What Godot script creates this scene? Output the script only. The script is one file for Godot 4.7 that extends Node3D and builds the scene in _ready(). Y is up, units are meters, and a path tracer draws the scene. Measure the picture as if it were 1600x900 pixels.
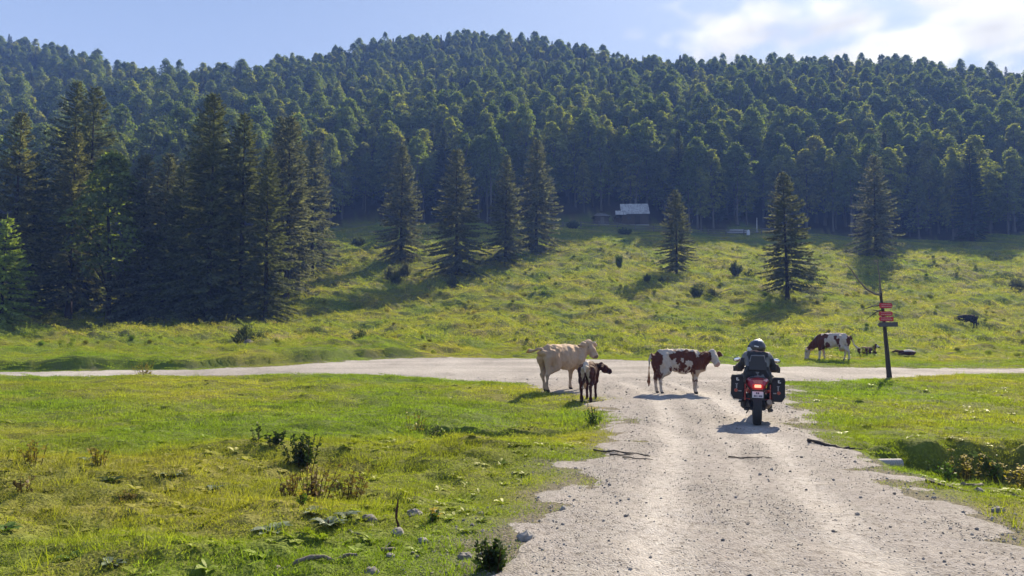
extends Node3D
# An alpine meadow with a gravel road, cows, a motorcycle rider, spruces and a wooded hill.
# Local axes: x to the right, y up, the camera looks along -z. "d" below is the distance -z.

const SUN_AZ := 27.0
const SUN_EL := 35.0

var M := {}
var rng := RandomNumberGenerator.new()
var n_hill := FastNoiseLite.new()
var n_hum := FastNoiseLite.new()
var n_fine := FastNoiseLite.new()
var n_edge := FastNoiseLite.new()
var n_tone := FastNoiseLite.new()
var taken := {}
var profile := PackedFloat32Array()
var ridge := PackedFloat32Array()


func _ready() -> void:
	rng.seed = 7
	setup_noise()
	make_camera()
	make_sky()
	make_sun()
	make_materials()
	build_ground()
	build_forest()
	build_spruces()
	build_bushes()
	build_homestead()
	build_signpost()
	build_cows()
	build_motorcycle()
	build_rider()
	build_grass()
	build_foreground()


# ------------------------------------------------------------------ camera, sky, sun, exposure
func make_camera() -> void:
	var c := Camera3D.new()
	c.name = "camera"
	c.fov = 40.83
	c.near = 0.05
	c.far = 2000.0
	c.position = Vector3(0, 1.6, 0)
	c.rotation_degrees = Vector3(4.16, 0, 0)
	c.current = true
	add_child(c)


func sun_dir() -> Vector3:
	var a := deg_to_rad(SUN_AZ)
	var e := deg_to_rad(SUN_EL)
	return Vector3(sin(a) * cos(e), sin(e), -cos(a) * cos(e))


func make_sun() -> void:
	var l := DirectionalLight3D.new()
	l.name = "sun"
	l.light_energy = 1.6
	l.light_angular_distance = 0.5
	l.light_color = Color(1.0, 0.93, 0.82)
	l.shadow_enabled = true
	add_child(l)
	l.look_at_from_position(sun_dir() * 100.0, Vector3.ZERO)


func make_sky() -> void:
	var w := 2048
	var h := 1024
	var cl := FastNoiseLite.new()
	cl.seed = 21
	cl.noise_type = FastNoiseLite.TYPE_SIMPLEX_SMOOTH
	cl.frequency = 2.2
	cl.fractal_octaves = 5
	cl.fractal_gain = 0.55
	var big := FastNoiseLite.new()
	big.seed = 4
	big.frequency = 0.9
	big.fractal_octaves = 2
	var data := PackedFloat32Array()
	data.resize(w * h * 3)
	var s := sun_dir()
	for j in h:
		var el := (0.5 - (j + 0.5) / h) * PI
		var y := sin(el)
		var up: float = clampf(y, 0.0, 1.0)
		var k := pow(1.0 - up, 2.3)
		var r0: float = lerpf(0.08, 0.66, k)
		var g0: float = lerpf(0.17, 0.76, k)
		var b0: float = lerpf(0.38, 0.93, k)
		var ce := cos(el)
		for i in w:
			var o := (j * w + i) * 3
			if el < -0.02:
				data[o] = 0.16; data[o + 1] = 0.17; data[o + 2] = 0.13
				continue
			var az := wrapf((i + 0.5) / w * TAU, -PI, PI)  # column 0 looks along -z
			var v := Vector3(sin(az) * ce, y, -cos(az) * ce)
			var r := r0
			var g := g0
			var b := b0
			var near := maxf(0.0, v.dot(s))
			var glow := 0.24 * pow(near, 7.0) + 0.35 * pow(near, 60.0)
			r += glow; g += glow * 0.98; b += glow * 0.92
			# fair-weather clouds on a flat layer, so they crowd towards the horizon
			var q := v / (y + 0.22)
			var c := cl.get_noise_3d(q.x, q.z, 3.0) + 0.55 * big.get_noise_3d(q.x, q.z, 9.0)
			# the bank of cloud over the right end of the ridge, as the photograph has it
			var bank := exp(-pow((az - 0.50) / 0.27, 2.0)) * 0.62 - 0.75 * exp(-pow((az + 0.40) / 0.55, 4.0))
			var t := smoothstep(0.18, 0.5, c + bank)
			if t > 0.0:
				var body := 0.74 + 0.34 * cl.get_noise_3d(q.x * 1.7, q.z * 1.7, 30.0)
				r = lerpf(r, body * 1.03 + glow * 0.25, t)
				g = lerpf(g, body * 1.01 + glow * 0.25, t)
				b = lerpf(b, body * 0.97 + glow * 0.22, t)
			data[o] = r; data[o + 1] = g; data[o + 2] = b
	var im := Image.create_from_data(w, h, false, Image.FORMAT_RGBF, data.to_byte_array())
	var pm := PanoramaSkyMaterial.new()
	pm.panorama = ImageTexture.create_from_image(im)
	var sky := Sky.new()
	sky.sky_material = pm
	var e := Environment.new()
	e.background_mode = Environment.BG_SKY
	e.sky = sky
	e.background_energy_multiplier = 0.54
	e.tonemap_mode = Environment.TONE_MAPPER_LINEAR
	e.tonemap_exposure = 2.7
	e.sdfgi_enabled = true
	e.ssao_enabled = true
	e.ssil_enabled = true
	e.fog_enabled = true
	e.fog_density = 0.00065
	e.fog_light_color = Color(0.50, 0.66, 1.0)
	var we := WorldEnvironment.new()
	we.name = "environment"
	we.environment = e
	add_child(we)


# ------------------------------------------------------------------ small helpers
func numbered(called: String) -> String:
	var k: int = taken.get(called, 0)
	taken[called] = k + 1
	return called if k == 0 else "%s_%03d" % [called, k]


func thing(called: String, label: String, category: String, at := Vector3.ZERO, turn := 0.0, group := "") -> Node3D:
	var o := Node3D.new()
	o.name = numbered(called)
	add_child(o)
	o.position = at
	o.rotation.y = turn
	tag(o, label, category, group)
	return o


func tag(o: Node, label: String, category: String, group := "", kind := "") -> void:
	o.set_meta("label", label)
	o.set_meta("category", category)
	if group != "": o.set_meta("group", group)
	if kind != "": o.set_meta("kind", kind)


func part(called: String, mesh: Mesh, mat: Material, parent: Node3D) -> MeshInstance3D:
	var o := MeshInstance3D.new()
	o.name = numbered(called) if parent == self else called
	o.mesh = mesh
	if mat: o.material_override = mat
	parent.add_child(o, true)
	return o


func copy_of(o: Node3D, called: String, at: Vector3, turn: float, scl: Vector3, label: String, group := "") -> Node3D:
	var c: Node3D = o.duplicate()
	c.name = numbered(called)
	add_child(c)
	c.position = at
	c.rotation.y = turn
	c.scale = scl
	c.set_meta("label", label)
	if group != "": c.set_meta("group", group)
	return c


class Geo:
	# collects triangles; commit() makes one ArrayMesh
	var v := PackedVector3Array()
	var n := PackedVector3Array()
	var c := PackedColorArray()
	var col := Color(1, 1, 1)
	var smooth := true

	func tri(a: Vector3, b: Vector3, e: Vector3, na := Vector3.ZERO, nb := Vector3.ZERO, ne := Vector3.ZERO) -> void:
		var f := (e - a).cross(b - a).normalized()
		v.append(a); v.append(b); v.append(e)
		if na == Vector3.ZERO:
			n.append(f); n.append(f); n.append(f)
		else:
			if f.dot(na) < 0.0:
				v[v.size() - 1] = b; v[v.size() - 2] = e
				n.append(na); n.append(ne); n.append(nb)
			else:
				n.append(na); n.append(nb); n.append(ne)
		c.append(col); c.append(col); c.append(col)

	func quad(a: Vector3, b: Vector3, e: Vector3, d: Vector3) -> void:
		tri(a, b, e); tri(a, e, d)

	func out_tri(mid: Vector3, a: Vector3, b: Vector3, e: Vector3) -> void:
		if (e - a).cross(b - a).dot((a + b + e) / 3.0 - mid) < 0.0: tri(a, e, b)
		else: tri(a, b, e)

	func out_quad(mid: Vector3, a: Vector3, b: Vector3, e: Vector3, d: Vector3) -> void:
		out_tri(mid, a, b, e); out_tri(mid, a, e, d)

	# box with chamfered edges
	func box(at: Vector3, size: Vector3, bev := 0.01, rot := Basis()) -> void:
		var hs := size * 0.5
		bev = minf(bev, minf(hs.x, minf(hs.y, hs.z)) * 0.6)
		var p := {}
		for sx in [-1, 1]:
			for sy in [-1, 1]:
				for sz in [-1, 1]:
					for ax in 3:
						var q := Vector3(sx * (hs.x - bev), sy * (hs.y - bev), sz * (hs.z - bev))
						q[ax] = [sx, sy, sz][ax] * hs[ax]
						p[[sx, sy, sz, ax]] = at + rot * q
		for ax in 3:
			var a1 := (ax + 1) % 3
			var a2 := (ax + 2) % 3
			for s in [-1, 1]:
				var k := []
				for st in [[-1, -1], [1, -1], [1, 1], [-1, 1]]:
					var g := [0, 0, 0]
					g[ax] = s; g[a1] = st[0]; g[a2] = st[1]
					k.append(p[[g[0], g[1], g[2], ax]])
				out_quad(at, k[0], k[1], k[2], k[3])
			for s1 in [-1, 1]:
				for s2 in [-1, 1]:
					var g0 := [0, 0, 0]
					var g1 := [0, 0, 0]
					g0[a1] = s1; g0[a2] = s2; g0[ax] = -1
					g1[a1] = s1; g1[a2] = s2; g1[ax] = 1
					out_quad(at, p[[g0[0], g0[1], g0[2], a1]], p[[g0[0], g0[1], g0[2], a2]], p[[g1[0], g1[1], g1[2], a2]], p[[g1[0], g1[1], g1[2], a1]])
		for sx in [-1, 1]:
			for sy in [-1, 1]:
				for sz in [-1, 1]:
					out_tri(at, p[[sx, sy, sz, 0]], p[[sx, sy, sz, 1]], p[[sx, sy, sz, 2]])

	# round tube through points with radii, closed ends
	func tube(pts: Array, radii: Array, sides := 8, flat := 1.0) -> void:
		var rings := []
		var norms := []
		var ref := Vector3.UP
		var t0: Vector3 = (pts[1] - pts[0]).normalized()
		if absf(t0.dot(ref)) > 0.9: ref = Vector3.RIGHT
		for i in pts.size():
			var t: Vector3 = (pts[mini(i + 1, pts.size() - 1)] - pts[maxi(i - 1, 0)]).normalized()
			var a := t.cross(ref)
			if a.length() < 0.05: a = t.cross(Vector3.FORWARD)
			a = a.normalized()
			var b := a.cross(t).normalized()
			ref = b
			var ring := []
			var nn := []
			for k in sides:
				var w := TAU * k / sides
				var dirv := a * cos(w) + b * sin(w) * flat
				ring.append(pts[i] + dirv * radii[i])
				nn.append(dirv.normalized())
			rings.append(ring); norms.append(nn)
		for i in pts.size() - 1:
			for k in sides:
				var m := (k + 1) % sides
				tri(rings[i][k], rings[i][m], rings[i + 1][m], norms[i][k], norms[i][m], norms[i + 1][m])
				tri(rings[i][k], rings[i + 1][m], rings[i + 1][k], norms[i][k], norms[i + 1][m], norms[i + 1][k])
		for e in [0, pts.size() - 1]:
			for k in sides:
				out_tri(pts[1 if e == 0 else e - 1], pts[e], rings[e][k], rings[e][(k + 1) % sides])

	# surface of revolution round an axis through at; profile holds (radius, along)
	func lathe(at: Vector3, axis: Vector3, prof: Array, sides := 20, closed := false) -> void:
		axis = axis.normalized()
		var a := axis.cross(Vector3.UP if absf(axis.y) < 0.9 else Vector3.RIGHT).normalized()
		var b := axis.cross(a).normalized()
		var m := prof.size()
		var last := m if closed else m - 1
		for i in last:
			var p0: Vector2 = prof[i]
			var p1: Vector2 = prof[(i + 1) % m]
			var e := (p1 - p0).normalized()
			var nr := Vector2(e.y, -e.x)
			for k in sides:
				var w0 := TAU * k / sides
				var w1 := TAU * (k + 1) / sides
				var d0 := a * cos(w0) + b * sin(w0)
				var d1 := a * cos(w1) + b * sin(w1)
				var A := at + d0 * p0.x + axis * p0.y
				var B := at + d1 * p0.x + axis * p0.y
				var C := at + d1 * p1.x + axis * p1.y
				var D := at + d0 * p1.x + axis * p1.y
				var n0 := d0 * nr.x + axis * nr.y
				var n1 := d1 * nr.x + axis * nr.y
				if p0.x > 1e-5: tri(A, B, C, n0, n1, n1)
				if p1.x > 1e-5: tri(A, C, D, n0, n1, n0)

	func ball(at: Vector3, r: Vector3, rot := Basis(), rows := 8, cols := 12) -> void:
		for j in rows:
			for i in cols:
				var q := []
				var nn := []
				for st in [[0, 0], [1, 0], [1, 1], [0, 1]]:
					var th: float = PI * (j + st[1]) / rows
					var ph: float = TAU * (i + st[0]) / cols
					var u := Vector3(sin(th) * cos(ph), cos(th), sin(th) * sin(ph))
					q.append(at + rot * (u * r))
					nn.append((rot * (u / r)).normalized())
				if j > 0: tri(q[0], q[1], q[2], nn[0], nn[1], nn[2])
				if j < rows - 1: tri(q[0], q[2], q[3], nn[0], nn[2], nn[3])

	# prism: outline (convex, in the plane of u and w) given thickness along t
	func prism(at: Vector3, outline: Array, u: Vector3, w: Vector3, t: Vector3) -> void:
		var mid := Vector3.ZERO
		var f := []
		var g := []
		for p in outline:
			f.append(at + u * p.x + w * p.y + t * 0.5)
			g.append(at + u * p.x + w * p.y - t * 0.5)
			mid += at + u * p.x + w * p.y
		mid /= outline.size()
		for i in outline.size():
			var j := (i + 1) % outline.size()
			out_quad(mid, f[i], f[j], g[j], g[i])
			if i > 0 and j > 0:
				out_tri(mid, f[0], f[i], f[j])
				out_tri(mid, g[0], g[i], g[j])

	func commit(with_color := false) -> ArrayMesh:
		var arr := []
		arr.resize(Mesh.ARRAY_MAX)
		arr[Mesh.ARRAY_VERTEX] = v
		arr[Mesh.ARRAY_NORMAL] = n
		if with_color: arr[Mesh.ARRAY_COLOR] = c
		var m := ArrayMesh.new()
		m.add_surface_from_arrays(Mesh.PRIMITIVE_TRIANGLES, arr)
		return m


func cmul(c: Color, k: float) -> Color:
	return Color(c.r * k, c.g * k, c.b * k, 1.0)


# ------------------------------------------------------------------ materials
func noise_tex(sd: int, freq: float, lo: Color, hi: Color, oct := 4, size := 512, normal := false, bump := 4.0) -> NoiseTexture2D:
	var f := FastNoiseLite.new()
	f.seed = sd
	f.frequency = freq
	f.fractal_octaves = oct
	var t := NoiseTexture2D.new()
	t.width = size
	t.height = size
	t.seamless = true
	t.noise = f
	if normal:
		t.as_normal_map = true
		t.bump_strength = bump
	else:
		var g := Gradient.new()
		g.set_color(0, lo)
		g.set_color(1, hi)
		t.color_ramp = g
	return t


func lin(r: float, g: float, b: float) -> Color:
	return Color(r, g, b).linear_to_srgb()


func mat(called: String, color: Color, rough := 0.9, metal := 0.0) -> StandardMaterial3D:
	var m := StandardMaterial3D.new()
	m.resource_name = called
	m.albedo_color = color
	m.roughness = rough
	m.metallic = metal
	M[called] = m
	return m


func rough_tex(m: StandardMaterial3D, tex: Texture2D, scl: float, world := true) -> void:
	m.albedo_texture = tex
	m.uv1_triplanar = true
	m.uv1_world_triplanar = world
	m.uv1_scale = Vector3.ONE * scl


func make_materials() -> void:
	var g := mat("turf", Color.WHITE, 0.95)
	g.vertex_color_use_as_albedo = true
	rough_tex(g, noise_tex(3, 0.03, Color(0.62, 0.62, 0.6), Color(1, 1, 1), 5), 0.9)
	g.normal_enabled = true
	g.normal_texture = noise_tex(5, 0.05, Color.BLACK, Color.WHITE, 5, 512, true, 10.0)
	g.normal_scale = 0.8
	g.metallic_specular = 0.2
	var r := mat("gravel", Color.WHITE, 0.95)
	r.vertex_color_use_as_albedo = true
	var gr := FastNoiseLite.new()
	gr.seed = 12
	gr.noise_type = FastNoiseLite.TYPE_CELLULAR
	gr.frequency = 0.045
	gr.cellular_return_type = FastNoiseLite.RETURN_CELL_VALUE
	gr.fractal_type = FastNoiseLite.FRACTAL_FBM
	gr.fractal_octaves = 3
	var gt := NoiseTexture2D.new()
	gt.width = 1024
	gt.height = 1024
	gt.seamless = true
	gt.noise = gr
	var gg := Gradient.new()
	gg.offsets = PackedFloat32Array([0.0, 0.16, 0.3, 0.6, 1.0])
	gg.colors = PackedColorArray([Color(0.42, 0.4, 0.39), Color(0.72, 0.70, 0.68), Color(0.86, 0.85, 0.84), Color(0.93, 0.92, 0.91), Color(1, 1, 1)])
	gt.color_ramp = gg
	rough_tex(r, gt, 0.55)
	r.metallic_specular = 0.25
	r.normal_enabled = true
	r.normal_texture = noise_tex(15, 0.06, Color.BLACK, Color.WHITE, 4, 1024, true, 8.0)
	r.normal_scale = 1.0
	for nm in ["needles", "leaves", "blades", "herbs"]:
		var f := mat(nm, Color.WHITE, 0.75)
		f.vertex_color_use_as_albedo = true
		f.cull_mode = BaseMaterial3D.CULL_DISABLED
		f.backlight_enabled = true
		f.metallic_specular = 0.22
	M.needles.backlight = Color(1.0, 1.0, 0.75)
	M.needles.roughness = 0.8
	M.leaves.backlight = Color(0.95, 1.0, 0.5)
	M.blades.backlight = Color(0.95, 1.0, 0.55)
	M.herbs.backlight = Color(0.8, 0.85, 0.5)
	M.herbs.roughness = 0.5
	var b := mat("bark", lin(0.085, 0.07, 0.058), 0.95)
	rough_tex(b, noise_tex(8, 0.06, Color(0.45, 0.43, 0.42), Color(1, 1, 1), 4, 256), 1.3)
	b.metallic_specular = 0.2
	var b2 := mat("pale_bark", lin(0.20, 0.185, 0.165), 0.95)
	rough_tex(b2, noise_tex(9, 0.05, Color(0.5, 0.5, 0.48), Color(1, 1, 1), 4, 256), 0.8)
	var w := mat("dead_wood", lin(0.30, 0.27, 0.235), 0.9)
	rough_tex(w, noise_tex(10, 0.05, Color(0.45, 0.42, 0.4), Color(1, 1, 1), 5, 256), 3.0)
	var st := mat("limestone", lin(0.55, 0.525, 0.49), 0.92)
	rough_tex(st, noise_tex(11, 0.03, Color(0.6, 0.6, 0.6), Color(1, 1, 1), 5, 256), 2.0)
	st.vertex_color_use_as_albedo = true
	var hide := mat("hide", Color.WHITE, 0.75)
	hide.vertex_color_use_as_albedo = true
	hide.metallic_specular = 0.2
	hide.rim_enabled = true
	hide.rim = 0.06
	mat("horn", lin(0.45, 0.4, 0.33), 0.5)
	mat("eye", lin(0.01, 0.008, 0.006), 0.15)
	mat("plank", lin(0.16, 0.13, 0.105), 0.9)
	rough_tex(M.plank, noise_tex(13, 0.04, Color(0.5, 0.48, 0.46), Color(1, 1, 1), 4, 256), 1.0)
	mat("grey_wood", lin(0.23, 0.215, 0.20), 0.9)
	rough_tex(M.grey_wood, noise_tex(14, 0.04, Color(0.55, 0.54, 0.53), Color(1, 1, 1), 4, 256), 1.0)
	mat("shingle_wood", lin(0.46, 0.45, 0.44), 0.9).vertex_color_use_as_albedo = true
	mat("sign_red", lin(0.42, 0.012, 0.025), 0.5)
	mat("sign_white", lin(0.62, 0.45, 0.45), 0.6)
	mat("sign_grey", lin(0.07, 0.068, 0.075), 0.8)
	mat("post_wood", lin(0.075, 0.062, 0.052), 0.9)
	rough_tex(M.post_wood, noise_tex(16, 0.05, Color(0.45, 0.43, 0.42), Color(1, 1, 1), 4, 256), 2.5)
	# motorcycle and rider
	mat("rubber", lin(0.022, 0.022, 0.024), 0.85)
	var p := mat("red_paint", lin(0.36, 0.012, 0.018), 0.35)
	p.clearcoat_enabled = true
	p.clearcoat = 0.8
	p.clearcoat_roughness = 0.1
	mat("black_plastic", lin(0.015, 0.015, 0.018), 0.55)
	mat("pannier_cloth", lin(0.012, 0.012, 0.015), 0.8)
	mat("dark_metal", lin(0.05, 0.05, 0.055), 0.45, 0.7)
	mat("steel", lin(0.5, 0.5, 0.5), 0.35, 0.9)
	mat("exhaust", lin(0.30, 0.22, 0.16), 0.45, 0.8)
	mat("white_print", lin(0.7, 0.7, 0.7), 0.6)
	mat("grey_print", lin(0.22, 0.22, 0.23), 0.6)
	mat("reflector", lin(0.32, 0.06, 0.035), 0.3)
	mat("plate_white", lin(0.5, 0.53, 0.58), 0.5)
	mat("plate_ink", lin(0.05, 0.06, 0.1), 0.6)
	mat("mirror", lin(0.8, 0.8, 0.8), 0.05, 1.0)
	var tl := mat("tail_lamp", lin(0.8, 0.1, 0.08), 0.3)
	tl.emission_enabled = true
	tl.emission = Color(1.0, 0.80, 0.62)
	tl.emission_energy_multiplier = 0.42
	var lr := mat("lamp_red", lin(0.45, 0.01, 0.01), 0.3)
	lr.emission_enabled = true
	lr.emission = Color(1.0, 0.05, 0.04)
	lr.emission_energy_multiplier = 0.03
	var cloth := mat("riding_cloth", Color.WHITE, 0.85)
	cloth.vertex_color_use_as_albedo = true
	cloth.rim_enabled = true
	cloth.rim = 0.3
	mat("back_panel_cloth", lin(0.035, 0.036, 0.04), 0.8)
	mat("grey_trim", lin(0.16, 0.165, 0.18), 0.7)
	mat("helmet_black", lin(0.012, 0.012, 0.018), 0.25).clearcoat_enabled = true
	mat("helmet_white", lin(0.6, 0.6, 0.6), 0.3).clearcoat_enabled = true
	mat("visor", lin(0.02, 0.02, 0.025), 0.08)
	mat("pipe_concrete", lin(0.42, 0.42, 0.43), 0.8)
	rough_tex(M.pipe_concrete, noise_tex(17, 0.05, Color(0.6, 0.6, 0.6), Color(1, 1, 1), 4, 256), 3.0)
	mat("rust", lin(0.10, 0.035, 0.022), 0.9)
	rough_tex(M.rust, noise_tex(18, 0.08, Color(0.5, 0.45, 0.4), Color(1, 1, 1), 4, 256), 6.0)


# ------------------------------------------------------------------ terrain
func setup_noise() -> void:
	n_hill.seed = 11; n_hill.frequency = 0.035; n_hill.fractal_octaves = 3
	n_hum.seed = 5; n_hum.frequency = 0.22; n_hum.fractal_octaves = 4
	n_fine.seed = 9; n_fine.frequency = 1.3; n_fine.fractal_octaves = 3
	n_edge.seed = 3; n_edge.frequency = 0.8; n_edge.fractal_octaves = 4
	n_tone.seed = 31; n_tone.frequency = 0.12; n_tone.fractal_octaves = 4
	var pts := [[-40, 0.0], [0, 0.0], [8, 0.0], [15, 0.02], [22, 0.22], [28, 0.4], [33, 0.6], [40, 0.9], [50, 1.5], [60, 2.3], [75, 4.3], [90, 7.8], [105, 12.0], [120, 16.2], [150, 24.7], [165, 29.5], [200, 48.0], [300, 107.5], [400, 165.0], [800, 391.0]]
	profile.resize(841)
	var raw := PackedFloat32Array()
	raw.resize(841)
	for i in 841:
		var d := i - 40.0
		for k in pts.size() - 1:
			if d <= pts[k + 1][0]:
				raw[i] = lerpf(pts[k][1], pts[k + 1][1], (d - pts[k][0]) / float(pts[k + 1][0] - pts[k][0]))
				break
	for i in 841:
		var s := 0.0
		var r := clampi(int((i - 40) / 12.0), 1, 8)
		for k in range(-r, r + 1): s += raw[clampi(i + k, 0, 840)]
		profile[i] = s / (2 * r + 1)
	# distance of the crest of the hill by bearing, from -50 to 50 degrees
	var rp := [[-50, 330], [-33.5, 330], [-30, 300], [-24.4, 262], [-18.3, 278], [-13.9, 305], [-9.4, 330], [-2.4, 350], [2.4, 325], [9.4, 292], [13.9, 288], [20.4, 288], [26.4, 292], [30, 276], [33.5, 258], [50, 230]]
	ridge.resize(101)
	for i in 101:
		var a := i - 50.0
		for k in rp.size() - 1:
			if a <= rp[k + 1][0]:
				ridge[i] = lerpf(rp[k][1], rp[k + 1][1], (a - rp[k][0]) / float(rp[k + 1][0] - rp[k][0]))
				break


func base_h(x: float, d: float) -> float:
	var f := clampf(d + 40.0, 0.0, 839.0)
	var i := int(f)
	var h := lerpf(profile[i], profile[i + 1], f - i)
	if d > 80.0:
		h -= 0.13 * smoothstep(10.0, 70.0, x) * maxf(0.0, h - 5.0) * (1.0 - smoothstep(150.0, 230.0, d))
	if d > 200.0:
		var a := clampf(rad_to_deg(atan2(x, d)) + 50.0, 0.0, 99.0)
		var k := int(a)
		var dr := lerpf(ridge[k], ridge[k + 1], a - k)
		var over := d - dr + 12.0
		if over > 0.0:
			h -= 0.58 * over + (0.3 * over if over > 24.0 else 0.3 * over * over / 48.0) - (3.6 if over > 24.0 else 0.0)
	return h


const ROAD_MAIN := [[1.9, -30.0, 2.0], [1.9, 5.5, 2.02], [2.0, 6.4, 2.0], [2.25, 7.5, 1.97], [2.6, 9.3, 1.96], [2.97, 10.8, 1.85], [3.45, 12.8, 1.65], [3.95, 15.7, 1.8], [4.3, 18.0, 2.2], [4.7, 21.0, 2.75], [4.6, 24.0, 3.8], [4.5, 28.0, 4.4]]
const ROAD_CROSS := [[-90.0, 31.0, 0.9], [-20.0, 29.6, 0.95], [-12.5, 30.2, 1.6], [-8.5, 32.0, 2.7], [-6.0, 33.3, 3.9], [-3.0, 34.4, 5.5], [1.6, 32.5, 6.8], [6.0, 31.0, 5.5], [10.0, 30.2, 3.9], [12.0, 30.4, 3.1], [17.0, 31.2, 1.5], [21.0, 31.4, 1.0], [90.0, 34.0, 1.0]]


func road_sd(x: float, d: float) -> float:
	# metres inside the road's edge, negative outside
	var best := -99.0
	if d > 45.0: return best
	for line in [ROAD_MAIN, ROAD_CROSS]:
		for i in line.size() - 1:
			var ax: float = line[i][0]
			var ad: float = line[i][1]
			var bx: float = line[i + 1][0] - ax
			var bd: float = line[i + 1][1] - ad
			var t := clampf(((x - ax) * bx + (d - ad) * bd) / (bx * bx + bd * bd), 0.0, 1.0)
			var ex := x - ax - bx * t
			var ed := d - ad - bd * t
			var s := lerpf(line[i][2], line[i + 1][2], t) - sqrt(ex * ex + ed * ed)
			if s > best: best = s
	return best


func wheel_track(x: float, d: float) -> float:
	# 1 in the two packed wheel tracks of the main road, 0 between and beside them
	var cx := 4.6
	for i in ROAD_MAIN.size() - 1:
		if d <= ROAD_MAIN[i + 1][1]:
			cx = lerpf(ROAD_MAIN[i][0], ROAD_MAIN[i + 1][0], clampf((d - ROAD_MAIN[i][1]) / (ROAD_MAIN[i + 1][1] - ROAD_MAIN[i][1]), 0.0, 1.0))
			break
	var s := x - cx + 0.25 * n_tone.get_noise_2d(d * 1.3, 5.0)
	return maxf(exp(-pow((absf(s) - 0.78) / 0.27, 2.0)), 0.55 * exp(-pow((s - 0.1) / 0.16, 2.0)))


func ditches(x: float, d: float) -> float:
	var h := 0.0
	# right of the road: gentle near side, steep far bank
	if x > 4.5 and d > 8.0 and d < 14.5:
		var wob := 0.6 * n_edge.get_noise_2d(x * 1.2, d * 1.2)
		var far_edge := 12.25 + wob + 0.03 * (x - 6.0)
		var across := smoothstep(9.0, 11.2, d) * (1.0 - smoothstep(far_edge - 0.3, far_edge + 0.6, d))
		h -= 0.6 * across * smoothstep(5.0, 6.5, x + wob)
	# left of the road
	if x < 1.9 and x > -6.5 and d > 11.0 and d < 17.5:
		var w2 := 0.7 * n_edge.get_noise_2d(x * 0.9 + 40.0, d)
		var fe := 15.1 - 0.18 * (x + 0.2) + w2
		var ac := smoothstep(fe - 2.2, fe - 0.5, d) * (1.0 - smoothstep(fe, fe + 0.35, d))
		h -= 0.4 * ac * smoothstep(-2.6, -1.3, x) * (1.0 - smoothstep(0.4, 1.4, x)) * (0.75 + 0.8 * n_edge.get_noise_2d(x * 0.8, 7.0))
	return h


func gh(x: float, d: float, sd := 999.0) -> float:
	if sd > 900.0: sd = road_sd(x, d)
	var h := base_h(x, d)
	var off := 1.0 - smoothstep(-1.6, 0.2, sd)
	var hum := n_hum.get_noise_2d(x, d)
	var big := n_hill.get_noise_2d(x, d)
	var fine := n_fine.get_noise_2d(x, d)
	var wild := smoothstep(34.0, 52.0, d)
	if d > 130.0:
		return h + big * 1.2
	h += off * (big * lerpf(0.14, 0.9, wild) + hum * lerpf(0.17, 0.72, wild) + fine * lerpf(0.075, 0.2, wild))
	if d < 24.0:
		# hoof-pocked turf and the hummocks of the near left pasture
		h += off * (0.035 * n_fine.get_noise_2d(x * 2.6 + 9.0, d * 2.6) - 0.05 * smoothstep(0.25, 0.5, n_fine.get_noise_2d(x * 0.9 - 60.0, d * 0.9))) * (1.0 - smoothstep(12.0, 20.0, d))
		h += 0.34 * exp(-pow((x + 6.2) / 3.2, 2.0) - pow((d - 9.2) / 1.3, 2.0)) * off
		h += 0.16 * exp(-pow((x + 2.4) / 1.2, 2.0) - pow((d - 7.6) / 0.7, 2.0)) * off
		h += 0.22 * exp(-pow((x + 0.6) / 2.3, 2.0) - pow((d - 11.5) / 1.1, 2.0)) * off
		h += 0.15 * exp(-pow((x + 3.8) / 1.6, 2.0) - pow((d - 11.2) / 0.5, 2.0)) * off
		h += ditches(x, d) * (1.0 - smoothstep(-0.5, 0.1, sd))
	# the meadow stands a step above the far side of the crossing road
	if x < -2.0 and d > 29.0 and d < 62.0:
		var up := 30.0 + smoothstep(-13.0, -4.0, x) * 4.5
		var wob := n_edge.get_noise_2d(x * 0.5, d * 0.2)
		if d > up: h += (0.36 + 0.2 * wob) * smoothstep(-3.0, -7.0, x) * smoothstep(0.7, 1.15, -sd + 0.35 * wob) * (1.0 - smoothstep(44.0, 62.0, d))
	# wheel ruts on the road
	if sd > 0.2 and d < 30.0:
		h += 0.016 * fine + 0.03 * hum - 0.03 * wheel_track(x, d)
	return h


func on(x: float, d: float, lift := 0.0) -> Vector3:
	return Vector3(x, gh(x, d) + lift, -d)


func turf_color(x: float, d: float, sd: float) -> Color:
	var t := n_tone.get_noise_2d(x, d)
	var t2 := n_hum.get_noise_2d(x * 1.7 + 100.0, d * 1.7)
	var green := Color(0.15, 0.21, 0.036)
	var dry := Color(0.29, 0.245, 0.078)
	var olive := Color(0.20, 0.215, 0.048)
	var far := smoothstep(30.0, 60.0, d)
	var c := green.lerp(olive, clampf(0.5 + t * 1.4 + far * 0.25, 0.0, 1.0))
	c = c.lerp(dry, clampf(smoothstep(0.0, 0.55, t2 + t * 0.5) * (0.35 + 0.5 * far), 0.0, 1.0))
	# trodden earth and gravel beside the road
	var e := n_edge.get_noise_2d(x * 0.8, d * 0.8)
	var bare := smoothstep(-0.75, 0.1, sd + e * 0.8)
	c = c.lerp(Color(0.21, 0.185, 0.155), bare * 0.9)
	if d < 18.0:
		# washed stony bed of the ditches
		var bed := smoothstep(-0.3, -0.5, ditches(x, d)) * smoothstep(-0.25, 0.15, e)
		c = c.lerp(Color(0.17, 0.145, 0.115), bed * 0.9)
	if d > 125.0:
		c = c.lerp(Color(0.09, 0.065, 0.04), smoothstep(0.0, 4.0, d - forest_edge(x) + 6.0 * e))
	return c


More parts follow.
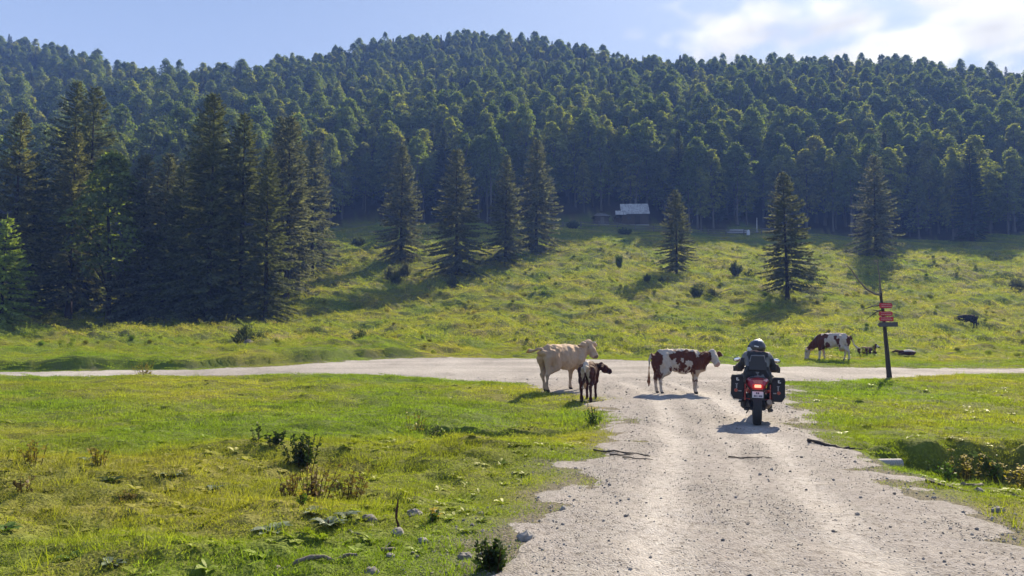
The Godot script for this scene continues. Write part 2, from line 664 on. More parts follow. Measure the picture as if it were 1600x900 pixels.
func build_ground() -> void:
	var dist := PackedFloat32Array()
	var q := -40.0
	while q < 2.5:
		dist.append(q); q += 2.0 if q < -4.0 else 0.4
	while q < 135.0:
		dist.append(q); q += clampf(q * 0.0068, 0.045, 0.42)
	while q < 620.0:
		dist.append(q); q += 5.0
	dist.append(1200.0)
	var cols := 460
	var rows := dist.size()
	var pos := PackedVector3Array(); pos.resize(rows * cols)
	var nor := PackedVector3Array(); nor.resize(rows * cols)
	var col := PackedColorArray(); col.resize(rows * cols)
	var sds := PackedFloat32Array(); sds.resize(rows * cols)
	for j in rows:
		var d := dist[j]
		var half := 7.5 + 0.86 * maxf(d, 0.0) + (30.0 if d < 0.0 else 0.0)
		for i in cols:
			var u := (i / (cols - 1.0)) * 2.0 - 1.0
			var x := u * half
			if absf(u) > 0.96: x = u * half * (1.0 + (absf(u) - 0.96) * 20.0)
			var sd := road_sd(x, d)
			var o := j * cols + i
			sds[o] = sd
			pos[o] = Vector3(x, gh(x, d, sd) if d < 1000.0 else -60.0, -d)
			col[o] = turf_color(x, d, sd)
	for j in rows:
		for i in cols:
			var a := pos[j * cols + maxi(i - 1, 0)]
			var b := pos[j * cols + mini(i + 1, cols - 1)]
			var c := pos[maxi(j - 1, 0) * cols + i]
			var e := pos[mini(j + 1, rows - 1) * cols + i]
			nor[j * cols + i] = (b - a).cross(e - c).normalized()
	var idx := PackedInt32Array()
	var ridx := PackedInt32Array()
	var rpos := PackedVector3Array(pos)
	var rcol := PackedColorArray(); rcol.resize(rows * cols)
	var inroad := PackedByteArray(); inroad.resize(rows * cols)
	for o in rows * cols:
		var p := pos[o]
		if sds[o] > -1.2:
			var e := n_edge.get_noise_2d(p.x, -p.z)
			var e2 := n_fine.get_noise_2d(p.x * 2.0, p.z * 2.0)
			var f := clampf((sds[o] + e * 0.75) * 0.11 + e2 * 0.018, -0.1, 0.028)
			rpos[o].y += f
			inroad[o] = 1 if f > -0.06 else 0
			# pale packed dust in the wheel tracks, loose stone between and beside them
			var tr := n_tone.get_noise_2d(p.x * 1.5, p.z * 0.35)
			var packed := wheel_track(p.x, -p.z) if -p.z < 26.0 else 0.5 + 0.9 * n_hum.get_noise_2d(p.x * 0.5 + 20.0, p.z * 2.0)
			var c := Color(0.30, 0.29, 0.28).lerp(Color(0.45, 0.438, 0.42), clampf(packed * 0.9 + tr * 0.5, 0.0, 1.0))
			c = c.lerp(Color(0.225, 0.218, 0.21), clampf(n_hum.get_noise_2d(p.x * 3.0, p.z * 0.9) * 1.1 - packed * 0.3, 0.0, 0.6))
			rcol[o] = c
	for j in rows - 1:
		for i in cols - 1:
			var o := j * cols + i
			var w := o + cols
			idx.append_array([o, w, o + 1, o + 1, w, w + 1])
			if inroad[o] + inroad[o + 1] + inroad[w] + inroad[w + 1] > 0 and dist[j] < 46.0:
				if sds[o] > -1.2 and sds[o + 1] > -1.2 and sds[w] > -1.2 and sds[w + 1] > -1.2:
					ridx.append_array([o, w, o + 1, o + 1, w, w + 1])
	var g := part("ground", grid_mesh(pos, nor, col, idx), M.turf, self)
	tag(g, "rolling green pasture with hummocks rising to the wooded hill", "ground", "", "structure")
	# only the vertices the road uses
	var remap := {}
	var p2 := PackedVector3Array()
	var n2 := PackedVector3Array()
	var c2 := PackedColorArray()
	for k in ridx.size():
		var o := ridx[k]
		if not remap.has(o):
			remap[o] = p2.size()
			p2.append(rpos[o]); n2.append(nor[o]); c2.append(rcol[o])
		ridx[k] = remap[o]
	var r := part("road", grid_mesh(p2, n2, c2, ridx), M.gravel, self)
	tag(r, "pale gravel road leading to a crossing track", "road", "", "structure")


func grid_mesh(p: PackedVector3Array, n: PackedVector3Array, c: PackedColorArray, idx: PackedInt32Array) -> ArrayMesh:
	var arr := []
	arr.resize(Mesh.ARRAY_MAX)
	arr[Mesh.ARRAY_VERTEX] = p
	arr[Mesh.ARRAY_NORMAL] = n
	arr[Mesh.ARRAY_COLOR] = c
	arr[Mesh.ARRAY_INDEX] = idx
	var m := ArrayMesh.new()
	m.add_surface_from_arrays(Mesh.PRIMITIVE_TRIANGLES, arr)
	return m


# ------------------------------------------------------------------ trees
func tapered_trunk(H: float, r: float, lean: Vector3, sides := 9, top_r := 0.02) -> Geo:
	var g := Geo.new()
	var pts := []
	var rad := []
	for i in 9:
		var t := i / 8.0
		pts.append(Vector3(lean.x * t * t + sin(t * 7.0 + lean.z * 9.0) * 0.04, H * t - 0.3, lean.z * t * t))
		rad.append(lerpf(r, top_r, pow(t, 0.85)) * (1.35 if i == 0 else 1.0))
	g.tube(pts, rad, sides)
	return g


# a spruce crown: whorls of drooping boughs, each set with flat hanging twigs
func spruce_meshes(sd: int, H: float, R: float, bare: float, base: Color, thin := 1.0) -> Array:
	var r := RandomNumberGenerator.new()
	r.seed = sd
	var lean := Vector3(r.randf_range(-0.25, 0.25), 0, r.randf_range(-0.25, 0.25))
	var trunk := tapered_trunk(H * 0.985, H * 0.0135 + 0.03, lean)
	var g := Geo.new()
	var y := H * bare
	var side := []
	for k in 7: side.append(r.randf_range(0.86, 1.1))
	while y < H * 0.99:
		var t := (y - H * bare) / (H * (1.0 - bare))
		var count := 6 if t < 0.75 else 4
		var a0 := r.randf() * TAU
		for k in count:
			if r.randf() > 0.93 * thin and t < 0.8: continue
			var a := a0 + TAU * k / count + r.randf_range(-0.4, 0.4)
			var bulge: float = side[int(fposmod(a, TAU) / TAU * 7.0) % 7]
			var L := R * (pow(1.0 - t, 0.78) * 0.96 + 0.035) * r.randf_range(0.7, 1.1) * bulge
			if t < 0.1: L *= r.randf_range(0.5, 0.95)
			var out := Vector3(cos(a), 0, sin(a))
			var across := Vector3(-sin(a), 0, cos(a))
			var rise := lerpf(-0.14, 0.55, pow(t, 1.3)) + r.randf_range(-0.12, 0.12)
			var droop := lerpf(0.42, 0.25, t)
			var tt := y / H
			var root := Vector3(lean.x * tt * tt, y - 0.3, lean.z * tt * tt)
			var n := int(4.0 + L * 6.5)
			var prev := root
			for i in range(1, n + 1):
				var s := float(i) / n
				var p := root + out * (L * s) + Vector3.UP * (L * (rise * s - droop * s * s + 0.26 * s * s * s)) + across * (0.08 * L * sin(s * 3.0 + a * 5.0))
				var dirv := (p - prev).normalized()
				var shade := r.randf_range(0.7, 1.35)
				g.col = cmul(base, shade)
				# the bough itself, clad in needles
				var w := 0.045 + 0.05 * (1.0 - s)
				g.tri(prev - across * w, prev + across * w, p + dirv * 0.06)
				if s > 0.12:
					for sg in [-1.0, 1.0]:
						if r.randf() > 0.86: continue
						var tl := (0.22 + 0.52 * minf(1.0, L / 2.4) * (1.0 - 0.55 * s)) * r.randf_range(0.65, 1.2)
						var td: Vector3 = (dirv * r.randf_range(0.45, 0.9) + across * sg * r.randf_range(0.6, 1.0) + Vector3.DOWN * r.randf_range(0.0, 0.5)).normalized()
						var wv := td.cross(Vector3.UP).normalized() * (0.05 + 0.025 * r.randf())
						g.col = cmul(base, shade * r.randf_range(0.75, 1.3))
						var tip := p + td * tl
						g.tri(p - wv, tip, p + wv * 1.1 + td * tl * 0.25)
						g.tri(p + td * tl * 0.2 - wv * 0.8, p + td * tl * 0.55 + wv + Vector3.UP * 0.03, tip + td * 0.05)
						# hanging fringe
						var hang := r.randf_range(0.08, 0.26) * (1.0 - 0.5 * t)
						g.tri(p + td * tl * 0.15, tip, p + td * tl * 0.5 + Vector3.DOWN * hang + across * r.randf_range(-0.05, 0.05))
				prev = p
			g.col = cmul(base, r.randf_range(1.0, 1.5))
			g.tri(prev - across * 0.05, prev + across * 0.05, prev + (out + Vector3.UP * 0.3).normalized() * 0.25)
		y += lerpf(0.42, 0.26, t) * (0.8 + H / 60.0) * r.randf_range(0.75, 1.2)
	# leader shoot
	g.col = base
	for k in 3:
		var q := Vector3(cos(k * 2.1), 0, sin(k * 2.1)) * 0.06
		g.tri(Vector3(lean.x, H * 0.96 - 0.3, lean.z) + q, Vector3(lean.x, H * 0.96 - 0.3, lean.z) - q, Vector3(lean.x, H + 0.1, lean.z))
	# dead twigs on the bare part of the trunk
	for k in int(H * 0.7):
		var yy := r.randf_range(0.06, bare + 0.15) * H
		var a := r.randf() * TAU
		var o := Vector3(cos(a), r.randf_range(-0.35, 0.05), sin(a))
		var l := r.randf_range(0.4, 1.5)
		trunk.tube([Vector3(0, yy, 0), Vector3(0, yy, 0) + o * l * 0.6, Vector3(0, yy - 0.1, 0) + o * l], [0.022, 0.015, 0.005], 4)
	return [trunk.commit(), g.commit(true)]


# a beech or maple: limbs, and sprays of leaves set on uneven lobes
func broadleaf_meshes(sd: int, H: float, R: float, low: float, base: Color, leaf := 0.36, sprays := 190, per := 24) -> Array:
	var r := RandomNumberGenerator.new()
	r.seed = sd
	var lean := Vector3(r.randf_range(-0.5, 0.5), 0, r.randf_range(-0.5, 0.5))
	var trunk := tapered_trunk(H * 0.8, H * 0.011 + 0.05, lean, 7, 0.06)
	var shape := FastNoiseLite.new()
	shape.seed = sd
	shape.frequency = 0.55
	shape.fractal_octaves = 2
	var spots := []
	for k in sprays:
		# anywhere in an uneven, rather open crown, more towards its outside
		var v := pow(r.randf(), 0.8)
		var a := r.randf() * TAU
		var out := Vector3(cos(a), 0, sin(a))
		var y := lerpf(low * H + 1.0, H - 0.35, v)
		var rp := R * pow(sin(PI * (0.14 + 0.80 * v)), 0.75) * (1.2 - 0.62 * v)
		rp *= 1.0 + 0.75 * shape.get_noise_3d(out.x * 2.2, y * 0.55, out.z * 2.2)
		spots.append([Vector3(out.x * rp, y + 0.5 * shape.get_noise_3d(out.x * 3.0, y, out.z * 3.0 + 50.0), out.z * rp) * Vector3(1, 1, 1), out, sqrt(r.randf_range(0.3, 1.08))])
	for k in 9:
		var c: Vector3 = spots[k * 7][0]
		var y0: float = maxf(H * 0.2, c.y - R * 1.1)
		trunk.tube([Vector3(lean.x * y0 / H * 0.7, minf(y0, H * 0.75) - 0.3, lean.z * y0 / H * 0.7), Vector3(c.x * 0.45, (y0 + c.y) * 0.5, c.z * 0.45), Vector3(c.x * 0.85, c.y, c.z * 0.85)], [0.09, 0.055, 0.02], 5)
	var g := Geo.new()
	for sp in spots:
		var u: Vector3 = sp[1]
		var c: Vector3 = Vector3(sp[0].x * sp[2], sp[0].y, sp[0].z * sp[2])
		var tone := r.randf_range(0.68, 1.34)
		# each spray is a shallow drooping fan of leaves
		var up := (Vector3.UP * 0.9 + u * 0.5 + Vector3(r.randfn(), 0, r.randfn()) * 0.3).normalized()
		var ax := up.cross(Vector3(r.randfn(), 0.1, r.randfn())).normalized()
		var ay := up.cross(ax)
		var sr := 0.25 + R * r.randf_range(0.10, 0.24)
		for i in per:
			var ang := r.randf() * TAU
			var q := sqrt(r.randf()) * sr
			var p := c + (ax * cos(ang) + ay * sin(ang) * 0.75) * q - up * (q * q / sr) * 0.3 + up * r.randf_range(-0.14, 0.14)
			var ln := (up + Vector3(r.randfn(), r.randfn(), r.randfn()) * 0.5).normalized()
			var lx := ln.cross(Vector3(r.randfn(), r.randfn(), r.randfn())).normalized() * leaf * r.randf_range(0.5, 1.15)
			var ly := ln.cross(lx.normalized()) * leaf * r.randf_range(0.35, 0.6)
			g.col = cmul(base, tone * r.randf_range(0.78, 1.25))
			g.tri(p - lx, p + ly, p + lx)
			g.tri(p - lx, p + lx, p - ly)
	return [trunk.commit(), g.commit(true)]


func tree_node(called: String, meshes: Array, bark: Material, foliage: Material, label: String, category := "tree", group := "") -> Node3D:
	var t := thing(called, label, category, Vector3.ZERO, 0.0, group)
	part("trunk", meshes[0], bark, t)
	part("crown", meshes[1], foliage, t)
	return t


func forest_edge(x: float) -> float:
	return 157.0 - 28.0 * smoothstep(-15.0, -75.0, x) - 6.0 * smoothstep(45.0, 90.0, x) + 4.0 * sin(x * 0.13) + 2.0 * sin(x * 0.41 + 1.0)


func forest_label(x: float, d: float) -> String:
	var row := d - forest_edge(x)
	var b := rad_to_deg(atan2(x, d))
	var where := ""
	if b < -20.0: where = "above the dense spruce group"
	elif b < -4.0: where = "behind the mid meadow spruces"
	elif b < 8.0: where = "behind and left of the wooden hut"
	elif b < 16.0: where = "behind and right of the wooden hut"
	elif b < 24.0: where = "behind the lone spruce"
	else: where = "behind the spruce near the signpost"
	if row < 7.0: return "broadleaf tree in the forest's shaded front row " + where
	if row < 25.0: return "sunlit broadleaf tree behind the front row, " + where
	return "sunlit broadleaf tree higher on the slope, " + where


func size_word(s: float) -> String:
	return "tall " if s > 1.04 else ("low " if s < 0.86 else "")


func build_forest() -> void:
	var greens := [Color(0.205, 0.24, 0.065), Color(0.255, 0.27, 0.065), Color(0.16, 0.20, 0.065), Color(0.28, 0.275, 0.075), Color(0.20, 0.23, 0.075), Color(0.12, 0.16, 0.055)]
	var kinds := []
	for k in 6:
		kinds.append(broadleaf_meshes(100 + k, 17.0 + (k % 3) * 1.5, 2.9 + (k % 3) * 0.3, [0.3, 0.16, 0.36, 0.14, 0.1, 0.22][k], greens[k], 0.25, 260, 20))
	var conifer := [spruce_meshes(201, 19.0, 3.0, 0.08, Color(0.06, 0.085, 0.05)), spruce_meshes(202, 19.0, 2.7, 0.1, Color(0.07, 0.09, 0.055))]
	var spots := []
	var r := RandomNumberGenerator.new()
	r.seed = 77
	var d := 118.0
	while d < 372.0:
		var step := 3.9 - 0.8 * smoothstep(180.0, 260.0, d)
		var x := -0.86 * d - 6.0
		while x < 0.86 * d + 6.0:
			var px := x + r.randf_range(-1.7, 1.7)
			var pd := d + r.randf_range(-1.7, 1.7)
			x += step
			var row := pd - forest_edge(px)
			if row < 0.0: continue
			if px > 12.0 and px < 33.0 and pd < 164.0: continue
			var a := clampf(rad_to_deg(atan2(px, pd)) + 50.0, 0.0, 99.0)
			if pd > ridge[int(a)] + 16.0: continue
			var con := r.randf() < (0.2 if pd > 230.0 else 0.09)
			var sc := r.randf_range(0.74, 1.18) * (0.92 if row < 7.0 else 1.0) * lerpf(1.0, 0.68, smoothstep(180.0, 280.0, pd))
			spots.append({"x": px, "d": pd, "con": con, "k": r.randi() % (2 if con else 6), "s": sc, "w": sc * r.randf_range(0.8, 1.3), "t": r.randf() * TAU, "row": row})
		d += step
	# the ones that show largest stand as trees of their own
	var order := spots.duplicate()
	for s in order:
		s.score = s.d + (0.0 if absf(s.x / s.d) < 0.70 else 1000.0) + (0.0 if s.row < 34.0 else 12.0)
	order.sort_custom(func(p, q): return p.score < q.score)
	var broad := []
	var con := []
	for k in kinds: broad.append(tree_proto(k, M.pale_bark, M.leaves))
	for k in conifer: con.append(tree_proto(k, M.bark, M.needles))
	var singles := 290
	var rest := []
	for k in 8: rest.append([])
	for i in order.size():
		var s: Dictionary = order[i]
		var y := gh(s.x, s.d)
		var sv := Vector3(s.w, s.s, s.w)
		if i < singles:
			if s.con:
				var c := copy_of(con[s.k], "forest_spruce", Vector3(s.x, y, -s.d), s.t, sv, size_word(s.s) + forest_label(s.x, s.d).replace("broadleaf tree", "dark conifer"), "conifers standing in the forest")
				c.set_meta("category", "tree")
			else:
				var c := copy_of(broad[s.k], "beech_tree", Vector3(s.x, y, -s.d), s.t, sv, size_word(s.s) + forest_label(s.x, s.d), "broadleaf trees at the front of the forest")
				c.set_meta("category", "tree")
		else:
			rest[s.k + (6 if s.con else 0)].append(Transform3D(Basis(Vector3.UP, s.t).scaled(sv), Vector3(s.x, y, -s.d)))
	for n in broad + con: n.free()
	var f := Node3D.new()
	f.name = "distant_forest"
	add_child(f)
	tag(f, "sunlit canopy of the upper wooded hill under the skyline", "forest", "", "stuff")
	for k in 8:
		var src: Array = kinds[k] if k < 6 else conifer[k - 6]
		for w in 2:
			var mi := scatter(["trunks", "canopy"][w], src[w], [M.pale_bark if k < 6 else M.bark, M.leaves if k < 6 else M.needles][w], rest[k], PackedColorArray(), f)
			mi.set_meta("kind", "stuff")


func tree_proto(meshes: Array, bark: Material, foliage: Material) -> Node3D:
	var t := Node3D.new()
	part("trunk", meshes[0], bark, t)
	part("crown", meshes[1], foliage, t)
	return t


func scatter(called: String, mesh: Mesh, m: Material, where: Array, tints: PackedColorArray, parent: Node3D) -> MultiMeshInstance3D:
	var mm := MultiMesh.new()
	mm.transform_format = MultiMesh.TRANSFORM_3D
	mm.use_colors = tints.size() > 0
	mm.mesh = mesh
	mm.instance_count = where.size()
	for i in where.size():
		mm.set_instance_transform(i, where[i])
		if tints.size() > 0: mm.set_instance_color(i, tints[i])
	var mi := MultiMeshInstance3D.new()
	mi.name = numbered(called) if parent == self else called
	mi.multimesh = mm
	mi.material_override = m
	parent.add_child(mi, true)
	return mi


func build_spruces() -> void:
	var dark := Color(0.11, 0.13, 0.066)
	var grey := Color(0.14, 0.155, 0.108)
	var warm := Color(0.155, 0.165, 0.075)
	var pro := {}
	pro["a"] = [spruce_meshes(301, 20.0, 5.0, 0.06, dark), 20.0]
	pro["b"] = [spruce_meshes(302, 19.0, 4.5, 0.05, dark), 19.0]
	pro["c"] = [spruce_meshes(303, 16.0, 3.7, 0.1, grey), 16.0]
	pro["d"] = [spruce_meshes(304, 16.0, 4.5, 0.07, grey), 16.0]
	pro["e"] = [spruce_meshes(305, 17.0, 3.6, 0.12, warm, 0.85), 17.0]
	pro["f"] = [spruce_meshes(306, 14.0, 4.1, 0.13, Color(0.115, 0.13, 0.08)), 14.0]
	pro["young"] = [spruce_meshes(307, 10.0, 3.0, 0.12, Color(0.27, 0.35, 0.075)), 10.0]
	pro["leaf"] = [broadleaf_meshes(308, 12.0, 2.6, 0.2, Color(0.15, 0.19, 0.06), 0.2, 200, 26), 12.0]
	# x, d, height, kind, label
	var list := [
		[-39.3, 59.5, 9.8, "young", "small bright green young spruce at the left picture edge"],
		[-45.0, 69.5, 19.5, "e", "ragged olive spruce rising behind the bright young spruce"],
		[-46.0, 80.0, 24.0, "b", "tall dark spruce tip behind the ragged olive spruce"],
		[-41.1, 71.6, 17.8, "e", "thin yellowish spruce with a long bare lower trunk, right of the young spruce"],
		[-42.5, 77.0, 23.5, "a", "tallest pointed dark spruce of the left end of the spruce group"],
		[-36.5, 70.0, 16.0, "leaf", "rounded light green broadleaf tree among the dark spruces"],
		[-34.0, 71.0, 16.2, "d", "left of the two mid green spruces beside the rounded broadleaf tree"],
		[-31.7, 70.0, 16.4, "c", "right of the two mid green spruces beside the rounded broadleaf tree"],
		[-31.0, 78.0, 22.8, "b", "dark spruce tip showing behind the mid green spruces"],
		[-29.4, 68.5, 15.0, "b", "short dark spruce just left of the tall broad dark spruce"],
		[-26.4, 67.2, 20.8, "a", "tall broad dark spruce in the middle of the group"],
		[-24.2, 68.8, 19.5, "b", "dark spruce leaning close to the tall broad one"],
		[-21.6, 67.7, 16.2, "b", "dark spruce at the right end of the dense group"],
		[-24.0, 82.0, 20.5, "c", "grey spruce half hidden behind the right end of the dense group"],
		[-26.0, 86.5, 21.0, "c", "narrow grey spruce behind, left of the free standing grey one"],
		[-26.5, 101.9, 18.6, "c", "slim grey spruce with a bare trunk foot, standing free beside the group"],
		[-15.6, 108.2, 16.8, "d", "sunlit grey green spruce, leftmost of the four in mid meadow"],
		[-7.3, 100.6, 17.2, "d", "broad dark spruce, second from left of the four in mid meadow"],
		[-0.9, 106.7, 16.0, "c", "slender spruce, third from left of the four in mid meadow"],
		[3.8, 119.6, 18.6, "d", "pale grey spruce farthest back of the four in mid meadow"],
		[21.7, 101.4, 11.9, "f", "small spruce on the shadow line right of the hut"],
		[30.3, 85.0, 14.4, "f", "lone spruce with bare trunk casting a long shadow downhill"],
		[57.5, 121.5, 16.8, "d", "broad pale spruce in the shade at the far right"],
		[-50.5, 66.0, 20.0, "a", "dark spruce cut off by the left picture edge"],
		[-53.0, 74.0, 22.0, "e", "olive spruce behind the one cut off by the left edge"],
	]
	# the dim interior of the group
	var inner := [[-35.0, 78.5, 14.0, "a"], [-28.0, 76.0, 13.0, "b"], [-48.0, 77.0, 16.0, "b"], [-35.6, 70.8, 9.0, "c"]]
	for s in inner: list.append([s[0], s[1], s[2], s[3], "dark spruce in the shady interior of the dense spruce group"])
	var k := 0
	for s in list:
		var p: Array = pro[s[3]]
		var sc: float = s[2] / p[1]
		var fol: Material = M.leaves if s[3] == "leaf" else M.needles
		var t := tree_node("broadleaf_tree" if s[3] == "leaf" else "spruce_tree", p[0], M.bark, fol, s[4], "tree", "spruces standing on the meadow")
		t.position = on(s[0], s[1])
		t.rotation.y = k * 2.17
		t.scale = Vector3(sc * (1.0 + 0.06 * sin(k * 3.0)), sc, sc * (1.0 + 0.06 * sin(k * 3.0)))
		k += 1


# ------------------------------------------------------------------ bushes
func bush_meshes(sd: int, base: Color, spiky := 1.0) -> Array:
	# unit bush: about one metre high and 1.3 m wide
	var r := RandomNumberGenerator.new()
	r.seed = sd
	var stems := Geo.new()
	var g := Geo.new()
	for k in 46:
		var a := r.randf() * TAU
		var q := sqrt(r.randf()) * 0.55
		var out := Vector3(cos(a), 0, sin(a))
		var top := out * q * 1.1 + Vector3.UP * (0.98 - 0.75 * q * q / 0.3 * 0.45) * r.randf_range(0.62, 1.05)
		var foot := out * q * 0.35
		stems.tube([foot + Vector3.DOWN * 0.08, foot.lerp(top, 0.55) + out * 0.04, top], [0.014, 0.01, 0.003], 4)
		for i in 26:
			var t := r.randf_range(0.15, 1.0)
			var p := foot.lerp(top, t) + Vector3(r.randfn(), r.randfn(), r.randfn()) * 0.05
			var d := (top - foot).normalized() * spiky + Vector3(r.randfn(), r.randfn() * 0.6 + 0.2, r.randfn()) * 0.8
			d = d.normalized()
			var w := d.cross(Vector3(r.randfn(), r.randfn(), r.randfn())).normalized() * r.randf_range(0.018, 0.035)
			g.col = cmul(base, r.randf_range(0.6, 1.4))
			var l := r.randf_range(0.1, 0.22)
			g.tri(p - w, p + d * l, p + w)
			g.tri(p + d * l * 0.3 - w.cross(d) , p + d * l * 1.1, p + d * l * 0.3 + w.cross(d))
	return [stems.commit(), g.commit(true)]


func build_bushes() -> void:
	var a := bush_meshes(401, Color(0.075, 0.10, 0.045))
	var b := bush_meshes(402, Color(0.12, 0.175, 0.05))
	var c := bush_meshes(403, Color(0.13, 0.145, 0.085), 1.5)
	var list := [
		[-15.9, 46.8, 1.45, 1.5, a, "round dark juniper bush in the sunny meadow beside the spruce group"],
		[-28.6, 60.0, 1.1, 1.6, b, "low light green shrub at the foot of the spruces, taller end"],
		[-26.8, 60.3, 0.7, 1.5, b, "low light green shrub at the foot of the spruces, flatter end"],
		[-10.2, 52.2, 0.85, 0.95, a, "left of two small dark bushes above the road bend"],
		[-9.3, 52.0, 0.65, 0.8, a, "right of two small dark bushes above the road bend"],
		[-15.2, 97.5, 1.9, 2.0, c, "spreading grey green bush below the mid meadow spruces, left piece"],
		[-13.6, 98.3, 1.9, 1.5, c, "spreading grey green bush below the mid meadow spruces, right piece"],
		[-14.4, 95.2, 1.3, 1.3, a, "dark low bush in front of the spreading grey green bushes"],
		[-7.2, 93.5, 1.5, 1.3, c, "round grey bush at the foot of the broad dark spruce's shadow"],
		[14.7, 105.8, 2.3, 0.95, b, "upright pale shrub standing alone on the shadow line"],
		[20.6, 86.0, 1.4, 1.3, a, "left dark bush below the small spruce right of the hut"],
		[22.0, 85.3, 1.1, 1.6, c, "right grey bush below the small spruce right of the hut"],
		[28.4, 97.9, 1.7, 1.5, a, "dark bush left of the lone spruce, larger one"],
		[29.9, 97.0, 1.2, 1.2, a, "dark bush left of the lone spruce, smaller one"],
		[37.7, 97.0, 1.7, 1.3, a, "dark bush close right of the lone spruce"],
		[40.6, 104.0, 1.4, 1.3, a, "dark bush up the slope right of the lone spruce"],
		[-24.4, 122.0, 2.0, 2.2, a, "dark bush in the forest shade beside the slim grey spruce"],
		[61.0, 93.2, 1.6, 1.6, c, "grey green bush at the right picture edge"],
		[15.8, 90.0, 0.9, 0.9, a, "tiny dark bush in the middle of the sunny slope"],
		[11.5, 146.0, 1.6, 2.2, a, "dark low bush below the left end of the rail fence"],
		[20.5, 139.0, 1.3, 2.4, a, "dark low bush in the shade below the hut"],
		[17.9, 92.5, 0.8, 0.8, a, "small dark bush left of the bushes below the small spruce"],
	]
	for s in list:
		var t := thing("bush", s[5], "bush", on(s[0], s[1]), s[0] * 1.7, "bushes on the meadow")
		part("stem", s[4][0], M.bark, t)
		part("foliage", s[4][1], M.needles, t)
		t.scale = Vector3(s[3], s[2], s[3])
	# old stump at the left
	var st := thing("tree_stump", "low weathered tree stump in the sunny grass at far left", "stump", on(-34.9, 55.6))
	var g := Geo.new()
	g.tube([Vector3(0, -0.1, 0), Vector3(0, 0.12, 0), Vector3(0.05, 0.5, 0), Vector3(0.16, 0.62, 0)], [0.6, 0.38, 0.3, 0.16], 9)
	part("wood", g.commit(), M.post_wood, st)
	var roots := Geo.new()
	for k in 5:
		var o := Vector3(cos(k * 1.3), 0, sin(k * 1.3))
		roots.tube([o * 0.25 + Vector3.UP * 0.15, o * 0.6, o * 0.95 + Vector3.DOWN * 0.1], [0.12, 0.09, 0.03], 6)
	part("root", roots.commit(), M.post_wood, st)
	for s in [[-15.0, 44.2, 0.55, "left boulder of a dark pair near the juniper bush"], [-14.1, 44.5, 0.38, "right smaller boulder of a dark pair near the juniper bush"]]:
		var b2 := part("boulder", rock_mesh(int(s[2] * 100), 0.25), M.limestone, self)
		tag(b2, s[3], "boulder", "boulders near the juniper")
		b2.position = on(s[0], s[1], 0.05)
		b2.scale = Vector3(s[2] * 1.3, s[2] * 0.8, s[2])


func rock_mesh(sd: int, tone := 1.0) -> ArrayMesh:
	var f := FastNoiseLite.new()
	f.seed = sd
	f.frequency = 0.9
	var g := Geo.new()
	var rows := 7
	var cols := 10
	var pt := func(j: int, i: int) -> Vector3:
		var th := PI * j / rows
		var ph := TAU * (i % cols) / cols
		var u := Vector3(sin(th) * cos(ph), cos(th), sin(th) * sin(ph))
		var k := 0.5 * (1.0 + 0.55 * f.get_noise_3dv(u * 1.2) + 0.2 * f.get_noise_3dv(u * 3.0))
		var p := u * k
		p.y = maxf(p.y, -0.3)
		return p
	for j in rows:
		for i in cols:
			g.col = Color(1, 1, 1) * tone * (0.85 + 0.3 * absf(f.get_noise_2d(i * 3.1, j * 5.3)))
			g.col.a = 1.0
			if j > 0: g.tri(pt.call(j, i), pt.call(j, i + 1), pt.call(j + 1, i + 1))
			if j < rows - 1: g.tri(pt.call(j, i), pt.call(j + 1, i + 1), pt.call(j + 1, i))
	return g.commit(true)


# ------------------------------------------------------------------ hut, shed, fence, timber
func log_wall(w: float, h: float, count: int, along: Vector3, at: Vector3, parent: Node3D) -> void:
	var lh := h / count
	var g := Geo.new()
	g.tube([-along * (w * 0.5 + 0.15), Vector3.ZERO, along * (w * 0.5 + 0.15)], [lh * 0.54, lh * 0.56, lh * 0.53], 8)
	var m := g.commit()
	for k in count:
		var o := part("log", m, M.plank, parent)
		o.position = at + Vector3.UP * (lh * (k + 0.5)) + along * (0.05 * sin(k * 2.3))


func shingle_slope(corner: Vector3, along: Vector3, w: float, down: Vector3, length: float, sd: int) -> ArrayMesh:
	# lapped rows of split shingles
	var r := RandomNumberGenerator.new()
	r.seed = sd
	var g := Geo.new()
	var nrm := along.cross(down).normalized()
	if nrm.y < 0.0: nrm = -nrm
	var rows := int(length / 0.42)
	var rot := Basis(along, nrm, along.cross(nrm))
	for j in rows:
		var x := 0.0
		while x < w:
			var ww := minf(r.randf_range(0.16, 0.3), w - x + 0.02)
			g.col = cmul(Color(1, 1, 1), r.randf_range(0.6, 1.15))
			var c := corner + along * (x + ww * 0.5) + down * ((j + 0.62) * length / rows + r.randf_range(-0.02, 0.02)) + nrm * (0.03 + 0.012 * (j % 2) + r.randf_range(0.0, 0.015))
			g.box(c, Vector3(ww - 0.012, 0.022, length / rows * 1.3), 0.004, Basis(along, nrm.rotated(along, 0.0), down if rot.determinant() > 0.0 else -down))
			x += ww
	return g.commit(true)


func slab(a: Vector3, b: Vector3, c: Vector3, d: Vector3, t: Vector3) -> ArrayMesh:
	var g := Geo.new()
	var mid := (a + b + c + d) * 0.25 - t * 0.5
	g.out_quad(mid, a, b, c, d)
	g.out_quad(mid, a - t, b - t, c - t, d - t)
	for e in [[a, b], [b, c], [c, d], [d, a]]:
		g.out_quad(mid, e[0], e[1], e[1] - t, e[0] - t)
	return g.commit()


